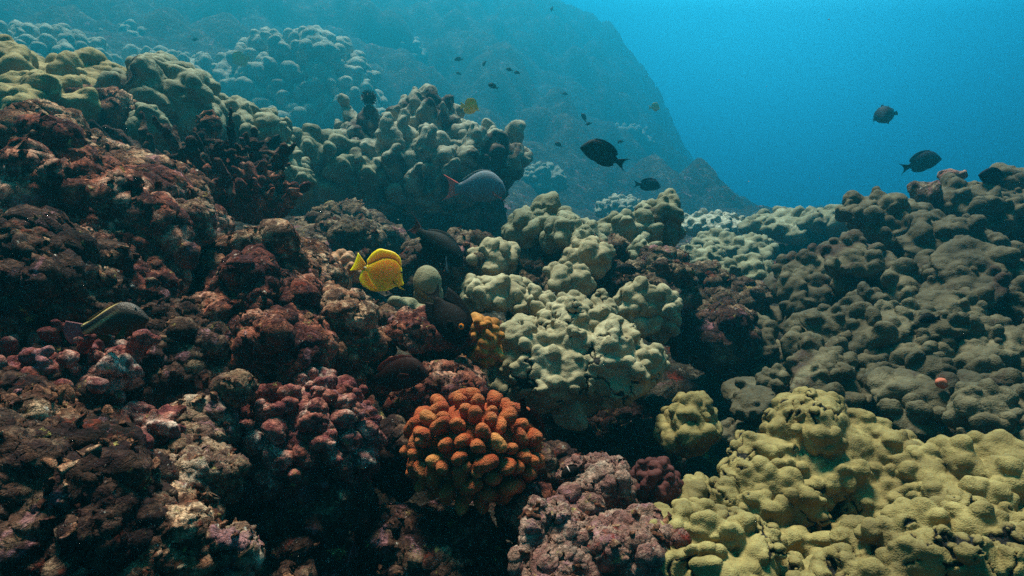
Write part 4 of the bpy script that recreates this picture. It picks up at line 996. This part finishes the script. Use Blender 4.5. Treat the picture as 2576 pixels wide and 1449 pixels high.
fish('hawkfish', 'brown fish with pale and black stripes resting on the left rocks', HAWK, (372, 800, .90), (166, 840, .88), (hawk_m, hdark, hfin, eye_m, hdark))
gr = plain('dark_green_skin', '080e0d', '0c1412'); grf = plain('dark_teal_fin', '080e0e', '101a18'); blu = plain('dull_blue_fin', '2a4652', '1c3440')
redt = plain('red_edged_tail', '4c1c16', '20201c', scale=9)
fish('parrotfish', 'dark green fish with a long forked tail diving before the bommie hollow', WRASSE, (1163, 668, 1.92), (1030, 565, 1.97), (gr, grf, redt, eye_m, blu))
gp = plain('grey_mauve_skin', '80828c', '707c80', scale=7); gpf = plain('grey_green_fin', '5e6a66', '6a6a6a'); pk = plain('salmon_tail', 'ff7060', 'f06a58')
fish('parrotfish', 'big grey fish with a salmon pink tail under the bommie', PARROT, (1272, 481, 3.2), (1120, 475, 3.2), (gp, gpf, pk, eye_m, pk))
fish('surgeonfish', 'large black fish in open water swimming up and left', SURGEON, (1459.7, 371, 3.0), (1571, 413, 3.0), (blk, blkf, blkf, eye_m))
navy = plain('navy_skin', '141c24', '1c2630')
fish('surgeonfish', 'dim dark fish swimming right just below the large black fish', SURGEON, (1662, 472, 4.6), (1597, 463, 4.6), (navy, navy, navy, eye_m), small=True)
fish('surgeonfish', 'dark fish swimming right above the crest of the right hand wall', SURGEON, (2368, 400, 4.4), (2270, 424, 4.4), (navy, navy, navy, eye_m))
# seen end on
fish('surgeonfish', 'dark rounded fish seen end on, highest on the right in open water', dict(SURGEON, wid=[(a, b * 2.6) for a, b in SURGEON['wid']]), (2219, 296, 5.4), (2238, 290, 5.66), (navy, navy, navy, eye_m))
fish('damselfish', 'small black fish nose up beside the dead thicket on the left ridge', SURGEON, (702, 338, 2.45), (688, 388, 2.45), (blk, blkf, blkf, eye_m), small=True)
fish('reef_fish', 'black fish half hidden on the crest at the right', SURGEON, (2462, 440, 2.62), (2530, 462, 2.66), (blk, blkf, blkf, eye_m), small=True)
fish('reef_fish', 'small dark slender fish under the right shoulder of the lumpy mound', WRASSE, (1548, 676, 1.95), (1618, 684, 1.95), (blk, blkf, blkf, eye_m), small=True)
fish('reef_fish', 'tiny dark fish against the shaded plates of the right hand wall', WRASSE, (2312, 806, 1.62), (2368, 800, 1.64), (blk, blkf, blkf, eye_m), small=True)
wh = plain('white_red_bar', 'e8a08a', 'f4e4d8')
bf = fish('damselfish', 'tiny black fish with a white and red bar over the grey boulder', SURGEON, (1412, 1203, .95), (1468, 1172, .95), (blk, dkb, dkb, eye_m), small=True)
V, Q = fish_body([(0, .0), (.06, .29), (.12, .0)], [(0, -.01), (.06, -.12), (.12, -.01)], [(0, .0), (.06, .094), (.12, .0)], 12, 16)
link('bar', V + np.array([-.36, 0, .03]), Q, wh, bf)
fish('squirrelfish', 'dark red tail of a fish diving behind the orange coral', dict(SURGEON, tail=([(-.80, .06), (-.82, 0), (-.80, -.05)], [(-1.03, .07), (-1.03, .02), (-1.02, -.0), (-1.0, -.04)])), (1335, 1130, 1.13), (1312, 1005, 1.10), (rdk, rfin, rdk, eye_m), small=True)

dim = plain('dim_brown_skin', '2a1c1a', '33221e')
for i, (u, v, l, ang, d, lab) in enumerate([
    (1154, 150, 22, 5, 7.5, 'tiny dark fish, uppermost of those above the bommie'),
    (1219, 160, 16, 60, 7.5, 'tiny fish with a pale belly tilted upwards above the bommie'),
    (1154, 186, 15, -20, 8, 'tiny dim fish just below the uppermost one above the bommie'),
    (1281, 176, 18, -15, 7, 'left one of two tiny dark fish swimming close together'),
    (1301, 184, 17, -10, 7, 'right one of two tiny dark fish swimming close together'),
    (1240, 218, 27, -22, 5.5, 'dark little fish above the small yellow fish'),
    (1422, 237, 15, -10, 8.5, 'tiny faint fish on the hazy slope, right of the little dark fish'),
    (1468, 296, 24, -62, 6.5, 'small brown fish nose down over the hazy slope'),
    (1481, 312, 17, 15, 7, 'tiny brown fish touching the nose down one'),
    (1405, 365, 22, -22, 6.5, 'small dim fish left of the large black fish'),
    (1562, 357, 18, 15, 8, 'tiny dim fish just above the back of the large black fish'),
    (1389, 22, 14, 70, 11, 'faint speck of a fish near the top edge'),
    (758, 219, 9, 80, 10, 'minute dark fish in front of the huge mound'),
    (492, 100, 18, 5, 9.5, 'dim fish over the low hazy mound')]):
    a = R(ang); cx, sx_ = math.cos(a) * l / 2, math.sin(a) * l / 2
    tiny_fish(lab, (u - cx, v - sx_ * -1 if False else v + sx_, d), (u + cx, v - sx_, d), dim)
tiny_fish('faint yellow green fish far down the hazy slope', (1660, 273, 11), (1632, 271, 11), far_yel, None, TANG, 'yellow_fish')

# spiny urchin on the bommie, sponge on the wall
ur = empty('sea_urchin', P(928, 246, 4.0)); tag(ur, 'black spiny ball lodged on the bommie top at the left', 'sea urchin')
s = Solid(); s.ell((0, 0, 0), (.038, .038, .03)); V, Q = finish(s, .005, 3); link('shell', V, Q, blk, ur)
for p in sphere_pts(95, 4, .3):
    s = Solid(); s.cap(p * .02, p * .054, .006, .0025); V, Q = s.mesh(.003); link('spine', V, Q, blk, ur)
s = Solid(); s.ell((0, 0, 0), (.013, .01, .012)); s.ell((.008, 0, -.006), .009)
make('sponge', s, .003, plain('salmon_sponge', 'b86a52', '9a5040'), P(2366, 962, 1.47), 5, 'small salmon pink blob on the dim shelves of the wall', 'sponge', grain=((.01, .002, 3, False),))

# broken coral bits lying all over the dead parts of the reef: nobody could count them
def rubble(n=1100, seed=77):
    bpy.context.view_layer.update(); dg = bpy.context.evaluated_depsgraph_get(); g = rs(seed)
    VV, QQ, n0 = [], [], 0
    base, Qb = fish_body([(0, .12), (.3, .2), (.7, .17), (1, .1)], [(0, -.12), (.3, -.2), (.7, -.17), (1, -.1)], [(0, .12), (.3, .2), (.7, .17), (1, .1)], 9, 10)
    base[:, 0] += .5; tries = 0
    while len(VV) < n and tries < n * 8:
        tries += 1; y = math.exp(g.uniform(math.log(.55), math.log(3.4))); t = g.uniform(-1.0, .62); x = t * y
        ok, loc, nor, idx, ob, mt = SC.ray_cast(dg, Vector((x, y, 1.2)), Vector((0, 0, -1)))
        if ok and ob.name.startswith('haze'): ok, loc, nor, idx, ob, mt = SC.ray_cast(dg, loc - Vector((0, 0, .001)), Vector((0, 0, -1)))
        if not ok or ob.name.split('.')[0] not in ('rock', 'boulder', 'seabed', 'reef_mound', 'bommie_rock', 'coral_block', 'ledge_rock'): continue
        l = g.uniform(.008, .024) * (1 + .25 * y); B = base * [l, l * g.uniform(.7, 1.3), l * g.uniform(.6, 1.2)]
        B = B + .22 * l * np.stack([perlin(B / (l * .35) + tries * 3.1 + c * 9, c) for c in range(3)], 1)
        B = B @ rot_to(g.normal(size=3) * [.5, .5, 1] + np.array(nor), g.uniform(0, 6)); VV.append(B + np.array(loc)); QQ.append(Qb + n0); n0 += len(B)
    o = link('coral_rubble', np.concatenate(VV), np.concatenate(QQ), M['rock']); o['kind'] = 'stuff'; o['label'] = 'small broken coral bits scattered over the dead reef rock'; o['category'] = 'rubble'
rubble()
